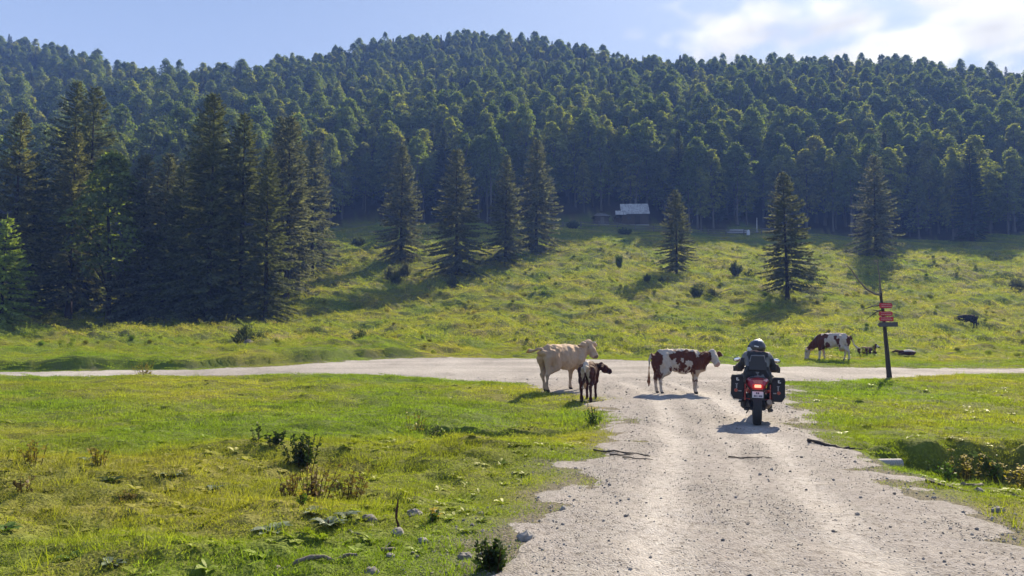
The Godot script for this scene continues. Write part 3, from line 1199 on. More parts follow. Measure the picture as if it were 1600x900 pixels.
func build_homestead() -> void:
	var X := Vector3.RIGHT
	# the hut: log walls, steep shingle roof, lean-to on its left end
	var hut := thing("wooden_hut", "grey wooden hut with a steep shingled roof and lean-to below the forest", "hut", Vector3(24.9, gh(25.0, 155.0), -157.0), -0.06)
	log_wall(5.0, 2.3, 10, X, Vector3(0.1, 0.0, 2.0), hut)
	log_wall(5.0, 2.3, 10, X, Vector3(0.1, 0.0, -2.0), hut)
	log_wall(3.8, 2.3, 10, Vector3.BACK, Vector3(-2.4, 0.05, 0), hut)
	log_wall(3.8, 2.3, 10, Vector3.BACK, Vector3(2.6, 0.05, 0), hut)
	var st := Geo.new()
	st.box(Vector3(-0.4, -0.7, 0), Vector3(6.6, 1.4, 4.6), 0.05)
	part("stone_base", st.commit(), M.limestone, hut)
	var dr := Geo.new()
	dr.box(Vector3(0.6, 0.95, 2.17), Vector3(0.95, 1.8, 0.08), 0.01)
	part("door", dr.commit(), M.post_wood, hut)
	var wn := Geo.new()
	wn.box(Vector3(-1.1, 1.3, 2.17), Vector3(0.7, 0.6, 0.07), 0.01)
	part("window", wn.commit(), M.sign_grey, hut)
	for s in [-1.0, 1.0]:
		var a := Vector3(-2.75, 4.55, 0)
		var dn := Vector3(0, -2.45, 2.75 * s)
		var rf := part("roof", slab(a, a + X * 5.7, a + X * 5.7 + dn, a + dn, Vector3.UP * 0.1), M.grey_wood, hut)
		var sh := part("shingles", shingle_slope(a + Vector3.UP * 0.04, X, 5.7, dn.normalized(), dn.length(), 5 + int(s)), M.shingle_wood, rf)
		sh.set_meta("kind", "stuff")
	for gx in [-2.55, 2.75]:
		var gb := Geo.new()
		gb.prism(Vector3(gx - 0.05, 2.3, 0), [Vector2(-2.3, 0), Vector2(2.3, 0), Vector2(0, 2.1)], Vector3.BACK, Vector3.UP, X * 0.08)
		part("gable", gb.commit(), M.plank, hut)
	# lean-to
	var lt := Vector3(-2.6, 2.75, 0.6)
	var ldn := Vector3(-1.5, -1.05, 0)
	part("lean_to_roof", slab(lt + Vector3(0.3, 0.1, -2.0), lt + Vector3(0.3, 0.1, 1.95), lt + Vector3(0.9, -1.0, 2.4) + Vector3(-2.4, -0.1, 0), lt + ldn + Vector3(0, 0, -2.2), Vector3.UP * 0.08), M.grey_wood, hut)
	part("lean_to_shingles", shingle_slope(lt + Vector3(0.9, 0.05, 1.7), -X, 2.2, Vector3(0, -0.75, 0.75).normalized(), 1.2, 9), M.shingle_wood, hut).set_meta("kind", "stuff")
	for px in [-3.9, -3.2]:
		var pg := Geo.new()
		pg.tube([Vector3(px, -0.1, 2.2), Vector3(px, 1.75, 2.2)], [0.08, 0.07], 7)
		part("lean_to_post", pg.commit(), M.plank, hut)
	var lw := Geo.new()
	lw.box(Vector3(-3.3, 0.8, 1.2), Vector3(1.5, 1.6, 0.1), 0.01)
	part("lean_to_wall", lw.commit(), M.plank, hut)
	var fin := Geo.new()
	fin.tube([Vector3(0.35, 4.5, 0), Vector3(0.35, 5.5, 0)], [0.07, 0.05], 6)
	fin.tube([Vector3(0.35, 5.2, 0), Vector3(0.1, 5.62, 0)], [0.05, 0.04], 6)
	fin.tube([Vector3(0.35, 5.2, 0), Vector3(0.6, 5.62, 0)], [0.05, 0.04], 6)
	part("finial", fin.commit(), M.grey_wood, hut)
	# the shed
	var shed := thing("wooden_shed", "small square wooden shed with hipped roof left of the hut", "shed", Vector3(18.0, gh(18.0, 154.0) + 0.1, -155.5), 0.05)
	log_wall(2.5, 1.75, 8, X, Vector3(0, 0, 1.2), shed)
	log_wall(2.5, 1.75, 8, X, Vector3(0, 0, -1.2), shed)
	log_wall(2.3, 1.75, 8, Vector3.BACK, Vector3(-1.25, 0.05, 0), shed)
	log_wall(2.3, 1.75, 8, Vector3.BACK, Vector3(1.25, 0.05, 0), shed)
	var sb := Geo.new()
	sb.box(Vector3(0, -0.45, 0), Vector3(3.0, 0.9, 3.0), 0.05)
	part("stone_base", sb.commit(), M.limestone, shed)
	for k in 4:
		var b := Basis(Vector3.UP, PI * 0.5 * k)
		part("roof", slab(b * Vector3(-0.75, 2.5, 0.25), b * Vector3(0.75, 2.5, 0.25), b * Vector3(1.75, 1.7, 1.75), b * Vector3(-1.75, 1.7, 1.75), Vector3.UP * 0.07), M.grey_wood, shed)
	var cap := Geo.new()
	cap.box(Vector3(0, 2.5, 0), Vector3(1.55, 0.09, 0.6), 0.02)
	part("ridge_board", cap.commit(), M.grey_wood, shed)
	var sd := Geo.new()
	sd.box(Vector3(0.1, 0.8, 1.36), Vector3(0.8, 1.5, 0.07), 0.01)
	part("door", sd.commit(), M.grey_wood, shed)
	# rail fence below the yard
	var fence := thing("rail_fence", "weathered wooden rail fence along the yard of the hut", "fence", on(29.0, 149.5))
	var line := [[6.0, 151.5], [10.0, 150.7], [13.5, 150.2], [17.0, 149.9], [20.5, 149.6], [24.0, 149.2], [27.5, 148.9], [31.0, 148.6], [34.5, 148.6], [38.0, 148.7], [41.5, 148.9], [45.0, 149.0], [48.5, 149.2], [52.0, 149.5]]
	var post := Geo.new()
	post.tube([Vector3(0, -0.3, 0), Vector3(0.02, 1.25, 0)], [0.09, 0.075], 6)
	var pm := post.commit()
	for i in line.size():
		var p := on(line[i][0], line[i][1]) - fence.position
		part("post", pm, M.grey_wood, fence).position = p
		if i < line.size() - 1:
			var q := on(line[i + 1][0], line[i + 1][1]) - fence.position
			for k in 3:
				var rl := Geo.new()
				var sag := Vector3(0, 0.35 + 0.34 * k + 0.04 * sin(i * 2.0 + k), 0.11)
				rl.tube([p + sag + (p - q) * 0.04, (p + q) * 0.5 + sag + Vector3.DOWN * 0.04, q + sag + Vector3.UP * 0.05 * sin(i * 1.7)], [0.055, 0.06, 0.05], 6)
				part("rail", rl.commit(), M.grey_wood, fence)
	# timber and odds and ends at the right
	var stack := thing("timber_stack", "low stack of pale sawn timber behind the fence, right of the small spruce", "timber", on(44.3, 151.0))
	for k in 4:
		for i in 3:
			var bd := Geo.new()
			bd.box(Vector3(0.25 * sin(k * 3.0 + i), 0.12 + 0.2 * k, 0.4 * (i - 1)), Vector3(4.2 - 0.5 * k, 0.14, 0.32), 0.015)
			part("board", bd.commit(), M.shingle_wood, stack)
	var pole := thing("wooden_pole", "thin upright pole beside the timber stack", "pole", on(48.0, 150.4))
	var pg2 := Geo.new()
	pg2.tube([Vector3(0, -0.3, 0), Vector3(0, 1.6, 0), Vector3(0.03, 3.0, 0)], [0.1, 0.09, 0.07], 7)
	part("shaft", pg2.commit(), M.shingle_wood, pole)
	var pf := Geo.new()
	pf.box(Vector3(0, 0.1, 0), Vector3(0.5, 0.3, 0.5), 0.03)
	part("foot", pf.commit(), M.limestone, pole)
	var tank := thing("white_canister", "small white canister standing in front of the timber stack", "canister", on(45.6, 148.2))
	var tg := Geo.new()
	tg.box(Vector3(0, 0.5, 0), Vector3(0.55, 1.0, 0.4), 0.08)
	part("body", tg.commit(), M.plate_white, tank)
	var tc := Geo.new()
	tc.tube([Vector3(0.1, 0.98, 0), Vector3(0.1, 1.1, 0)], [0.09, 0.09], 10)
	part("cap", tc.commit(), M.plate_white, tank)


# ------------------------------------------------------------------ signpost
func build_signpost() -> void:
	var s := thing("signpost", "dead tree trunk used as a signpost with red arrow boards beside the track", "signpost", on(13.56, 28.0))
	var g := Geo.new()
	g.tube([Vector3(0.03, -0.25, 0), Vector3(0, 0.25, 0), Vector3(-0.05, 1.0, 0.02), Vector3(-0.09, 1.8, 0), Vector3(-0.13, 2.4, 0), Vector3(-0.18, 2.85, 0), Vector3(-0.19, 3.05, 0)], [0.105, 0.088, 0.075, 0.064, 0.056, 0.05, 0.062], 9)
	part("trunk", g.commit(), M.post_wood, s)
	var t := Geo.new()
	t.tube([Vector3(-0.19, 3.0, 0), Vector3(-0.20, 3.3, 0), Vector3(-0.22, 3.65, 0.02), Vector3(-0.26, 4.05, 0), Vector3(-0.29, 4.3, 0)], [0.05, 0.03, 0.024, 0.018, 0.01], 6)
	t.tube([Vector3(-0.28, 4.22, 0), Vector3(-0.38, 4.23, 0)], [0.02, 0.012], 5)
	part("leader", t.commit(), M.dead_wood, s)
	var b := Geo.new()
	b.tube([Vector3(-0.19, 3.0, 0), Vector3(-0.42, 3.03, 0.03), Vector3(-0.72, 3.2, 0.05), Vector3(-1.0, 3.52, 0.04), Vector3(-1.22, 3.88, 0.02), Vector3(-1.42, 4.12, 0)], [0.05, 0.04, 0.034, 0.028, 0.02, 0.01], 6)
	b.tube([Vector3(-1.1, 3.68, 0.04), Vector3(-1.02, 3.7, 0.1)], [0.015, 0.006], 4)
	part("branch", b.commit(), M.dead_wood, s)
	for q in [[Vector3(-0.13, 2.63, 0.02), Vector3(-0.55, 2.58, 0.1), Vector3(-0.92, 2.45, 0.1)], [Vector3(-0.13, 2.46, 0.02), Vector3(-0.42, 2.38, 0.12), Vector3(-0.78, 2.12, 0.12)], [Vector3(-0.13, 2.44, 0.02), Vector3(-0.35, 2.43, 0.02), Vector3(-0.5, 2.45, 0.0)]]:
		var br := Geo.new()
		br.tube(q, [0.03, 0.024, 0.01], 5)
		part("branch", br.commit(), M.post_wood, s)
	# arrow boards: [x, y, half length, half height, points right]
	var n := 0
	for a in [[-0.07, 2.60, 0.235, 0.092, 1.0, 0.0], [-0.08, 2.31, 0.25, 0.078, 1.0, 0.01], [-0.085, 2.12, 0.265, 0.08, -1.0, -0.02]]:
		var bd := Geo.new()
		var e: float = a[4]
		bd.prism(Vector3(a[0], a[1], 0.115), [Vector2(-a[2] * e, -a[3]), Vector2(a[2] * e * 0.8, -a[3]), Vector2(a[2] * e, 0), Vector2(a[2] * e * 0.8, a[3]), Vector2(-a[2] * e, a[3])], Vector3(1, a[5], 0), Vector3.UP, Vector3.BACK * 0.025)
		var bo := part("arrow_board", bd.commit(), M.sign_red, s)
		bo.set_meta("label", ["red arrow board pointing right, topmost", "red arrow board pointing right, in the middle", "red arrow board pointing left"][n])
		var ln := Geo.new()
		var rr := RandomNumberGenerator.new()
		rr.seed = 50 + n
		for row in 2:
			var x: float = a[0] - a[2] * 0.7
			while x < a[0] + a[2] * 0.62:
				var w := rr.randf_range(0.02, 0.06)
				ln.box(Vector3(x + w * 0.5, a[1] + 0.032 - 0.062 * row, 0.131), Vector3(w, 0.014, 0.004), 0.001)
				x += w + 0.016
		part("faded_lettering", ln.commit(), M.sign_white, bo)
		n += 1
	var gb := Geo.new()
	gb.prism(Vector3(-0.03, 1.92, 0.12), [Vector2(0.36, -0.085), Vector2(0.36, 0.085), Vector2(-0.31, 0.075), Vector2(-0.38, 0.0), Vector2(-0.31, -0.085)], Vector3(1, 0.012, 0), Vector3.UP, Vector3.BACK * 0.035)
	part("grey_board", gb.commit(), M.sign_grey, s).set_meta("label", "dark grey wooden board pointing left, lowest")


# ------------------------------------------------------------------ bodies: tapered bones joined smoothly, meshed as surface nets
class Body:
	var bones := []
	var cell := 0.02
	var wrinkle := 0.0
	var wrinkle_freq := 5.0

	# squash: width of the bone across x, 1 = round
	func bone(a: Vector3, b: Vector3, ra: float, rb: float, k := 0.06, squash := 1.0) -> void:
		bones.append([a, b, ra, rb, k, squash])

	func chain(pts: Array, radii: Array, k := 0.05, squash := 1.0) -> void:
		for i in pts.size() - 1: bone(pts[i], pts[i + 1], radii[i], radii[i + 1], k, squash)

	func mesh(paint: Callable) -> ArrayMesh:
		var lo := Vector3.ONE * 1e9
		var hi := -lo
		for b in bones:
			var m := Vector3.ONE * (maxf(b[2], b[3]) + cell * 3.0)
			lo = lo.min((b[0] as Vector3).min(b[1]) - m)
			hi = hi.max((b[0] as Vector3).max(b[1]) + m)
		var nx := int((hi.x - lo.x) / cell) + 2
		var ny := int((hi.y - lo.y) / cell) + 2
		var nz := int((hi.z - lo.z) / cell) + 2
		var f := PackedFloat32Array()
		f.resize(nx * ny * nz)
		f.fill(1.0)
		for b in bones:
			var A: Vector3 = b[0]
			var B: Vector3 = b[1]
			var ra: float = b[2]
			var rb: float = b[3]
			var k: float = b[4]
			var sq: float = b[5]
			var reach := maxf(ra, rb) * maxf(1.0, sq) + k + cell * 2.0
			var p0 := (A.min(B) - Vector3.ONE * reach - lo) / cell
			var p1 := (A.max(B) + Vector3.ONE * reach - lo) / cell
			var ab := B - A
			ab.x /= sq
			var inv := 1.0 / maxf(ab.length_squared(), 1e-9)
			for z in range(maxi(0, int(p0.z)), mini(nz - 1, int(p1.z) + 1) + 1):
				for y in range(maxi(0, int(p0.y)), mini(ny - 1, int(p1.y) + 1) + 1):
					var o := (z * ny + y) * nx
					var py := lo.y + y * cell - A.y
					var pz := lo.z + z * cell - A.z
					for x in range(maxi(0, int(p0.x)), mini(nx - 1, int(p1.x) + 1) + 1):
						var p := Vector3((lo.x + x * cell - A.x) / sq, py, pz)
						var t := clampf(p.dot(ab) * inv, 0.0, 1.0)
						var d := (p - ab * t).length() - lerpf(ra, rb, t)
						var e := f[o + x]
						var h := maxf(k - absf(d - e), 0.0) / k
						f[o + x] = minf(d, e) - h * h * k * 0.25
		var id := PackedInt32Array()
		id.resize(nx * ny * nz)
		id.fill(-1)
		var vs := PackedVector3Array()
		var cs := PackedColorArray()
		var corner := [0, 1, nx, nx + 1, nx * ny, nx * ny + 1, nx * ny + nx, nx * ny + nx + 1]
		var place := [Vector3(0, 0, 0), Vector3(1, 0, 0), Vector3(0, 1, 0), Vector3(1, 1, 0), Vector3(0, 0, 1), Vector3(1, 0, 1), Vector3(0, 1, 1), Vector3(1, 1, 1)]
		var edges := [[0, 1], [2, 3], [4, 5], [6, 7], [0, 2], [1, 3], [4, 6], [5, 7], [0, 4], [1, 5], [2, 6], [3, 7]]
		var idx := PackedInt32Array()
		for z in nz - 1:
			for y in ny - 1:
				for x in nx - 1:
					var o := (z * ny + y) * nx + x
					var v0 := f[o]
					if v0 > cell * 2.5 or v0 < -cell * 2.5: continue
					var ins := 0
					for c in 8:
						if f[o + corner[c]] < 0.0: ins += 1
					if ins == 0 or ins == 8: continue
					var s := Vector3.ZERO
					var n := 0
					for e in edges:
						var a := f[o + corner[e[0]]]
						var b := f[o + corner[e[1]]]
						if (a < 0.0) != (b < 0.0):
							s += (place[e[0]] as Vector3).lerp(place[e[1]], a / (a - b))
							n += 1
					id[o] = vs.size()
					var p := lo + (Vector3(x, y, z) + s / n) * cell
					vs.append(p)
					cs.append(paint.call(p))
		for z in range(1, nz - 1):
			for y in range(1, ny - 1):
				for x in range(1, nx - 1):
					var o := (z * ny + y) * nx + x
					var v0 := f[o]
					if v0 > cell * 2.5 or v0 < -cell * 2.5: continue
					var st := [1, nx, nx * ny]
					for ax in 3:
						if (v0 < 0.0) == (f[o + st[ax]] < 0.0): continue
						var u: int = st[(ax + 1) % 3]
						var w: int = st[(ax + 2) % 3]
						var q0 := id[o]; var q1 := id[o - u]; var q2 := id[o - u - w]; var q3 := id[o - w]
						if q0 < 0 or q1 < 0 or q2 < 0 or q3 < 0: continue
						if v0 < 0.0: idx.append_array([q0, q2, q1, q0, q3, q2])
						else: idx.append_array([q0, q1, q2, q0, q2, q3])
		var ns := PackedVector3Array()
		ns.resize(vs.size())
		for i in range(0, idx.size(), 3):
			var fn := (vs[idx[i + 2]] - vs[idx[i]]).cross(vs[idx[i + 1]] - vs[idx[i]])
			for k in 3: ns[idx[i + k]] += fn
		for i in ns.size(): ns[i] = ns[i].normalized()
		if wrinkle > 0.0:
			# folds, muscle and coat: uneven relief along the normals
			var wn := FastNoiseLite.new()
			wn.seed = 19
			wn.frequency = wrinkle_freq
			wn.fractal_octaves = 3
			for i in vs.size(): vs[i] += ns[i] * wrinkle * wn.get_noise_3d(vs[i].x, vs[i].y * 0.6, vs[i].z)
			for i in ns.size(): ns[i] = Vector3.ZERO
			for i in range(0, idx.size(), 3):
				var fn := (vs[idx[i + 2]] - vs[idx[i]]).cross(vs[idx[i + 1]] - vs[idx[i]])
				for k in 3: ns[idx[i + k]] += fn
			for i in ns.size(): ns[i] = ns[i].normalized()
		var arr := []
		arr.resize(Mesh.ARRAY_MAX)
		arr[Mesh.ARRAY_VERTEX] = vs
		arr[Mesh.ARRAY_NORMAL] = ns
		arr[Mesh.ARRAY_COLOR] = cs
		arr[Mesh.ARRAY_INDEX] = idx
		var m := ArrayMesh.new()
		m.add_surface_from_arrays(Mesh.PRIMITIVE_TRIANGLES, arr)
		return m


# ------------------------------------------------------------------ cows
# o: head (poll), nose, ear_tilt, legs (forward offsets of LF RF LH RH), tail (points), cell, paint
func cow_parts(root: Node3D, o: Dictionary) -> void:
	var b := Body.new()
	b.cell = o.get("cell", 0.02)
	b.wrinkle = 0.03
	b.wrinkle_freq = 4.5
	var fat: float = o.get("fat", 1.0)
	var V := func(x, y, z) -> Vector3: return Vector3(x, y, z)
	# trunk: deep chest, barrel, hollow flank, bony hips
	b.bone(V.call(0, 0.94, -0.52), V.call(0, 0.93, -0.12), 0.285, 0.325 * fat, 0.10, 0.74)
	b.bone(V.call(0, 0.93, -0.12), V.call(0, 0.965, 0.28), 0.325 * fat, 0.29, 0.10, 0.80)
	b.bone(V.call(0, 0.965, 0.28), V.call(0, 1.02, 0.62), 0.29, 0.215, 0.10, 0.84)
	b.bone(V.call(0, 1.19, -0.52), V.call(0, 1.165, 0.0), 0.085, 0.09, 0.10)
	b.bone(V.call(0, 1.165, 0.0), V.call(0, 1.20, 0.60), 0.09, 0.085, 0.10)
	b.bone(V.call(-0.20, 1.13, 0.46), V.call(0.20, 1.13, 0.46), 0.068, 0.068, 0.09)
	b.bone(V.call(-0.10, 1.06, 0.86), V.call(0.10, 1.06, 0.86), 0.075, 0.075, 0.09)
	b.bone(V.call(-0.2, 0.96, -0.55), V.call(-0.15, 1.14, -0.45), 0.07, 0.05, 0.10)
	b.bone(V.call(0.2, 0.96, -0.55), V.call(0.15, 1.14, -0.45), 0.07, 0.05, 0.10)
	b.bone(V.call(0, 0.66, -0.60), V.call(0, 0.74, -0.80), 0.09, 0.075, 0.12, 0.5)
	# neck and head
	var poll: Vector3 = o.poll
	var nose: Vector3 = o.nose
	var nb := V.call(0, 1.0, -0.68) as Vector3
	b.bone(nb, nb.lerp(poll, 0.55), 0.19, 0.135, 0.12, 0.62)
	b.bone(nb.lerp(poll, 0.5), poll, 0.14, 0.105, 0.07, 0.75)
	b.bone(V.call(0, 0.78, -0.74), nb.lerp(poll, 0.75) + Vector3(0, -0.1, 0), 0.10, 0.08, 0.12, 0.5)
	var hd := (nose - poll).normalized()
	var sidev := hd.cross(Vector3.UP).normalized()
	var brow := sidev.cross(hd).normalized()
	var hl := poll.distance_to(nose)
	b.bone(poll, poll + hd * hl * 0.42, 0.135, 0.125, 0.04)
	b.bone(poll - sidev * 0.06, poll + sidev * 0.06, 0.095, 0.095, 0.05)
	b.bone(poll + hd * hl * 0.42, nose - hd * 0.06, 0.116, 0.085, 0.05)
	b.bone(nose - hd * 0.05 - sidev * 0.035, nose - hd * 0.05 + sidev * 0.035, 0.088, 0.088, 0.04)
	b.bone(poll + hd * hl * 0.35 - brow * 0.07, nose - hd * 0.1 - brow * 0.05, 0.075, 0.05, 0.05)
	for s in [-1.0, 1.0]:
		var e0: Vector3 = poll + sidev * s * 0.10 + hd * 0.02
		b.chain([e0, e0 + sidev * s * 0.17 + brow * 0.005, e0 + sidev * s * 0.34 - brow * 0.03], [0.04, 0.078, 0.034], 0.02)
	# legs
	var lg: Array = o.legs
	for i in 2:
		var s := -0.155 if i == 0 else 0.155
		var f: float = lg[i]
		b.chain([V.call(s * 0.95, 0.86, -0.50), V.call(s * 1.05, 0.64, -0.52 + f * 0.25), V.call(s, 0.40, -0.50 + f * 0.55), V.call(s, 0.12, -0.49 + f), V.call(s, 0.035, -0.53 + f)], [0.17, 0.10, 0.056, 0.040, 0.054], 0.05)
	for i in 2:
		var s := -0.165 if i == 0 else 0.165
		var f: float = lg[2 + i]
		b.chain([V.call(s * 0.75, 0.95, 0.58), V.call(s * 1.12, 0.70, 0.46 + f * 0.2), V.call(s * 1.02, 0.47, 0.73 + f * 0.65), V.call(s, 0.12, 0.70 + f), V.call(s, 0.035, 0.665 + f)], [0.205, 0.13, 0.056, 0.040, 0.054], 0.05)
		b.bone(V.call(s * 0.9, 0.9, 0.78), V.call(s * 1.0, 0.6, 0.72 + f * 0.5), 0.105, 0.06, 0.07)
	if o.get("udder", false):
		b.bone(V.call(0, 0.56, 0.42), V.call(0, 0.55, 0.5), 0.11, 0.1, 0.07)
	var tl: Array = o.tail
	var tr := []
	for i in tl.size(): tr.append(0.055 if i == 0 else (0.028 if i < tl.size() - 2 else (0.045 if i == tl.size() - 2 else 0.018)))
	b.chain(tl, tr, 0.03)
	part("body", b.mesh(o.paint), M.hide, root)
	for s in [-1.0, 1.0]:
		var eg := Geo.new()
		eg.ball(poll + hd * hl * 0.28 + sidev * s * 0.108 + brow * 0.035, Vector3.ONE * 0.022, Basis(), 6, 8)
		part("eye", eg.commit(), M.eye, root)
		if o.get("horns", false):
			var hg := Geo.new()
			var h0: Vector3 = poll + sidev * s * 0.085 + brow * 0.07
			hg.tube([h0, h0 + sidev * s * 0.09 + brow * 0.03, h0 + sidev * s * 0.13 + brow * 0.11], [0.026, 0.02, 0.006], 6)
			part("horn", hg.commit(), M.horn, root)


func lying_parts(root: Node3D, flat: bool, paint: Callable) -> void:
	var b := Body.new()
	b.cell = 0.022
	b.bone(Vector3(0, 0.24, -0.28), Vector3(0, 0.25, 0.22), 0.2, 0.23, 0.1)
	b.bone(Vector3(0, 0.25, 0.22), Vector3(0.02, 0.24, 0.45), 0.23, 0.2, 0.1)
	b.bone(Vector3(0, 0.42, -0.25), Vector3(0, 0.43, 0.4), 0.05, 0.05, 0.08)
	for s in [-1.0, 1.0]:
		b.chain([Vector3(s * 0.14, 0.18, -0.32), Vector3(s * 0.18, 0.08, -0.5), Vector3(s * 0.1, 0.05, -0.3)], [0.09, 0.055, 0.04], 0.05)
		b.chain([Vector3(s * 0.16, 0.2, 0.4), Vector3(s * 0.28, 0.12, 0.2), Vector3(s * 0.25, 0.05, 0.42)], [0.14, 0.08, 0.04], 0.05)
	var poll := Vector3(0, 0.6, -0.52) if not flat else Vector3(0, 0.40, -0.62)
	var nose := Vector3(0.18, 0.45, -0.68) if not flat else Vector3(0.02, 0.26, -0.92)
	b.bone(Vector3(0, 0.32, -0.38), poll, 0.14, 0.095, 0.09, 0.8)
	b.bone(poll, nose, 0.095, 0.06, 0.05)
	var sd := (nose - poll).cross(Vector3.UP).normalized()
	for s in [-1.0, 1.0]:
		b.chain([poll + sd * s * 0.07, poll + sd * s * 0.14, poll + sd * s * 0.2 + Vector3.DOWN * 0.02], [0.025, 0.036, 0.015], 0.02)
	b.chain([Vector3(0, 0.38, 0.6), Vector3(0.1, 0.2, 0.68), Vector3(0.2, 0.06, 0.62)], [0.03, 0.02, 0.025], 0.03)
	part("body", b.mesh(paint), M.hide, root)
	for s in [-1.0, 1.0]:
		var eg := Geo.new()
		eg.ball(poll.lerp(nose, 0.4) + sd * s * 0.075 + Vector3.UP * 0.03, Vector3.ONE * 0.016, Basis(), 6, 8)
		part("eye", eg.commit(), M.eye, root)


func build_cows() -> void:
	var pn := FastNoiseLite.new()
	pn.seed = 61
	pn.frequency = 2.1
	pn.fractal_octaves = 3
	pn.fractal_gain = 0.45
	var fur := FastNoiseLite.new()
	fur.seed = 8
	fur.frequency = 9.0
	var cream := Color(0.37, 0.255, 0.165)
	var white := Color(0.43, 0.375, 0.325)
	var brown := Color(0.085, 0.027, 0.015)
	var dark := Color(0.035, 0.012, 0.009)
	var hoof := Color(0.05, 0.038, 0.03)
	var dusty := func(c: Color, p: Vector3) -> Color:
		# dried mud in blotches on shins and belly
		var m := smoothstep(0.05, 0.45, fur.get_noise_3dv(p * 0.7) + 0.25 - absf(p.y - 0.3))
		return c.lerp(Color(0.20, 0.155, 0.11), m * 0.55)
	var paint_cream := func(p: Vector3) -> Color:
		var c := cream.lerp(Color(0.42, 0.32, 0.23), clampf(0.5 + pn.get_noise_3dv(p * 0.6), 0.0, 1.0))
		c = cmul(c, 0.95 + 0.12 * fur.get_noise_3dv(p))
		if p.y < 0.075: return hoof
		if p.distance_to(Vector3(0.29, 0.93, -1.02)) < 0.09: return Color(0.13, 0.09, 0.08)
		if p.z > 0.93 and p.x < -0.3: return Color(0.40, 0.20, 0.085)
		return dusty.call(c, p)
	var cow := thing("cow", "cream cow on the road, rear towards the viewer and head turned right", "cow", on(1.50, 22.75), deg_to_rad(-46.0), "cows on the pasture and road")
	cow_parts(cow, {"poll": Vector3(0.06, 1.30, -1.00), "nose": Vector3(0.29, 0.93, -1.02), "legs": [0.05, -0.08, -0.12, 0.14], "tail": [Vector3(0, 1.17, 0.88), Vector3(-0.03, 1.17, 0.99), Vector3(-0.16, 1.12, 1.02), Vector3(-0.34, 1.11, 1.0), Vector3(-0.46, 1.07, 0.98)], "horns": true, "udder": false, "paint": paint_cream})
	cow.scale = Vector3.ONE * 1.05

	var paint_dark := func(p: Vector3) -> Color:
		if p.y < 0.08: return hoof
		var n := 0.06 * pn.get_noise_3dv(p * 2.0)
		var c := dark.lerp(brown, clampf(0.35 + pn.get_noise_3dv(p * 1.2), 0.0, 0.8))
		# pale stripe along the back widening over the rump, pale inner hind legs
		if absf(p.x + n) < 0.055 + 0.05 * smoothstep(0.3, 0.9, p.z) and p.y > 0.95 and p.z > -0.2: c = white
		if p.z > 0.78 and absf(p.x + n) < 0.15 and p.y > 0.52 and absf(p.x) > 0.028: c = Color(0.39, 0.32, 0.24)
		if p.z > 0.6 and absf(p.x) < 0.12 + n and p.y <= 0.55 and p.y > 0.25: c = Color(0.36, 0.3, 0.23)
		if p.z > 0.86 and p.y < 0.62 and p.y > 0.3 and absf(p.x) < 0.05: c = Color(0.35, 0.2, 0.1)
		return cmul(c, 0.92 + 0.16 * fur.get_noise_3dv(p))
	var calf := thing("cow", "dark brown calf with a pale rump stripe standing beside the cream cow", "calf", on(1.98, 20.0), deg_to_rad(-14.0), "cows on the pasture and road")
	cow_parts(calf, {"poll": Vector3(0.30, 1.10, -0.98), "nose": Vector3(0.66, 0.90, -1.05), "legs": [0.03, -0.03, -0.02, 0.04], "tail": [Vector3(0, 1.13, 0.9), Vector3(0, 1.0, 0.96), Vector3(0, 0.75, 0.95), Vector3(0, 0.55, 0.94), Vector3(0, 0.45, 0.94)], "fat": 0.92, "paint": paint_dark})
	calf.scale = Vector3(0.70, 0.78, 0.74)

	# brown patches on the near (right) flank of the standing cow, as z, y ellipses
	var spots := [[0.80, 1.02, 0.17, 0.26], [0.78, 0.72, 0.10, 0.22], [0.70, 0.55, 0.07, 0.16], [0.12, 1.12, 0.30, 0.12], [-0.28, 1.10, 0.20, 0.16], [0.10, 0.96, 0.10, 0.10], [-0.02, 0.82, 0.10, 0.14], [-0.12, 0.96, 0.07, 0.07], [-0.04, 0.70, 0.11, 0.07], [0.36, 0.74, 0.06, 0.05], [0.16, 0.72, 0.05, 0.06], [-0.22, 0.72, 0.05, 0.05], [-0.22, 0.62, 0.09, 0.03], [-0.60, 0.86, 0.26, 0.20], [-0.42, 0.68, 0.10, 0.13], [-0.50, 0.38, 0.05, 0.05], [-0.82, 1.05, 0.20, 0.24]]
	var paint_pied := func(p: Vector3) -> Color:
		if p.y < 0.075: return hoof
		var w := Vector2(pn.get_noise_3dv(p * 2.4), pn.get_noise_3dv(p * 2.4 + Vector3(9, 3, 5))) * 0.09 + Vector2(fur.get_noise_3dv(p * 2.0), fur.get_noise_3dv(p * 2.0 + Vector3.ONE)) * 0.02
		var c := white
		if p.z > -0.98 and p.z < 0.93:
			for s in spots:
				if pow((p.z + w.x - s[0]) / s[2], 2.0) + pow((p.y + w.y - s[1]) / s[3], 2.0) < 1.0: c = brown
		if p.y < 0.70 and p.z < -0.45 and p.y > 0.5: c = Color(0.38, 0.28, 0.20)
		if p.z > 0.9 and p.y < 0.8: c = Color(0.42, 0.25, 0.13) if p.y > 0.5 else Color(0.22, 0.085, 0.04)
		var poll := Vector3(0.08, 1.15, -1.06)
		var nose := Vector3(0.31, 0.84, -1.15)
		if p.distance_to(nose) < 0.1: c = Color(0.34, 0.22, 0.19)
		var sidev := (nose - poll).cross(Vector3.UP).normalized()
		if absf((p - poll).dot(sidev)) > 0.145 and p.distance_to(poll) < 0.4 and p.z < -0.85: c = brown
		return dusty.call(cmul(c, 0.92 + 0.2 * fur.get_noise_3dv(p)), p)
	var pied := thing("cow", "white cow with brown patches crossing the road, looking at the viewer", "cow", on(4.70, 21.85), deg_to_rad(-86.0), "cows on the pasture and road")
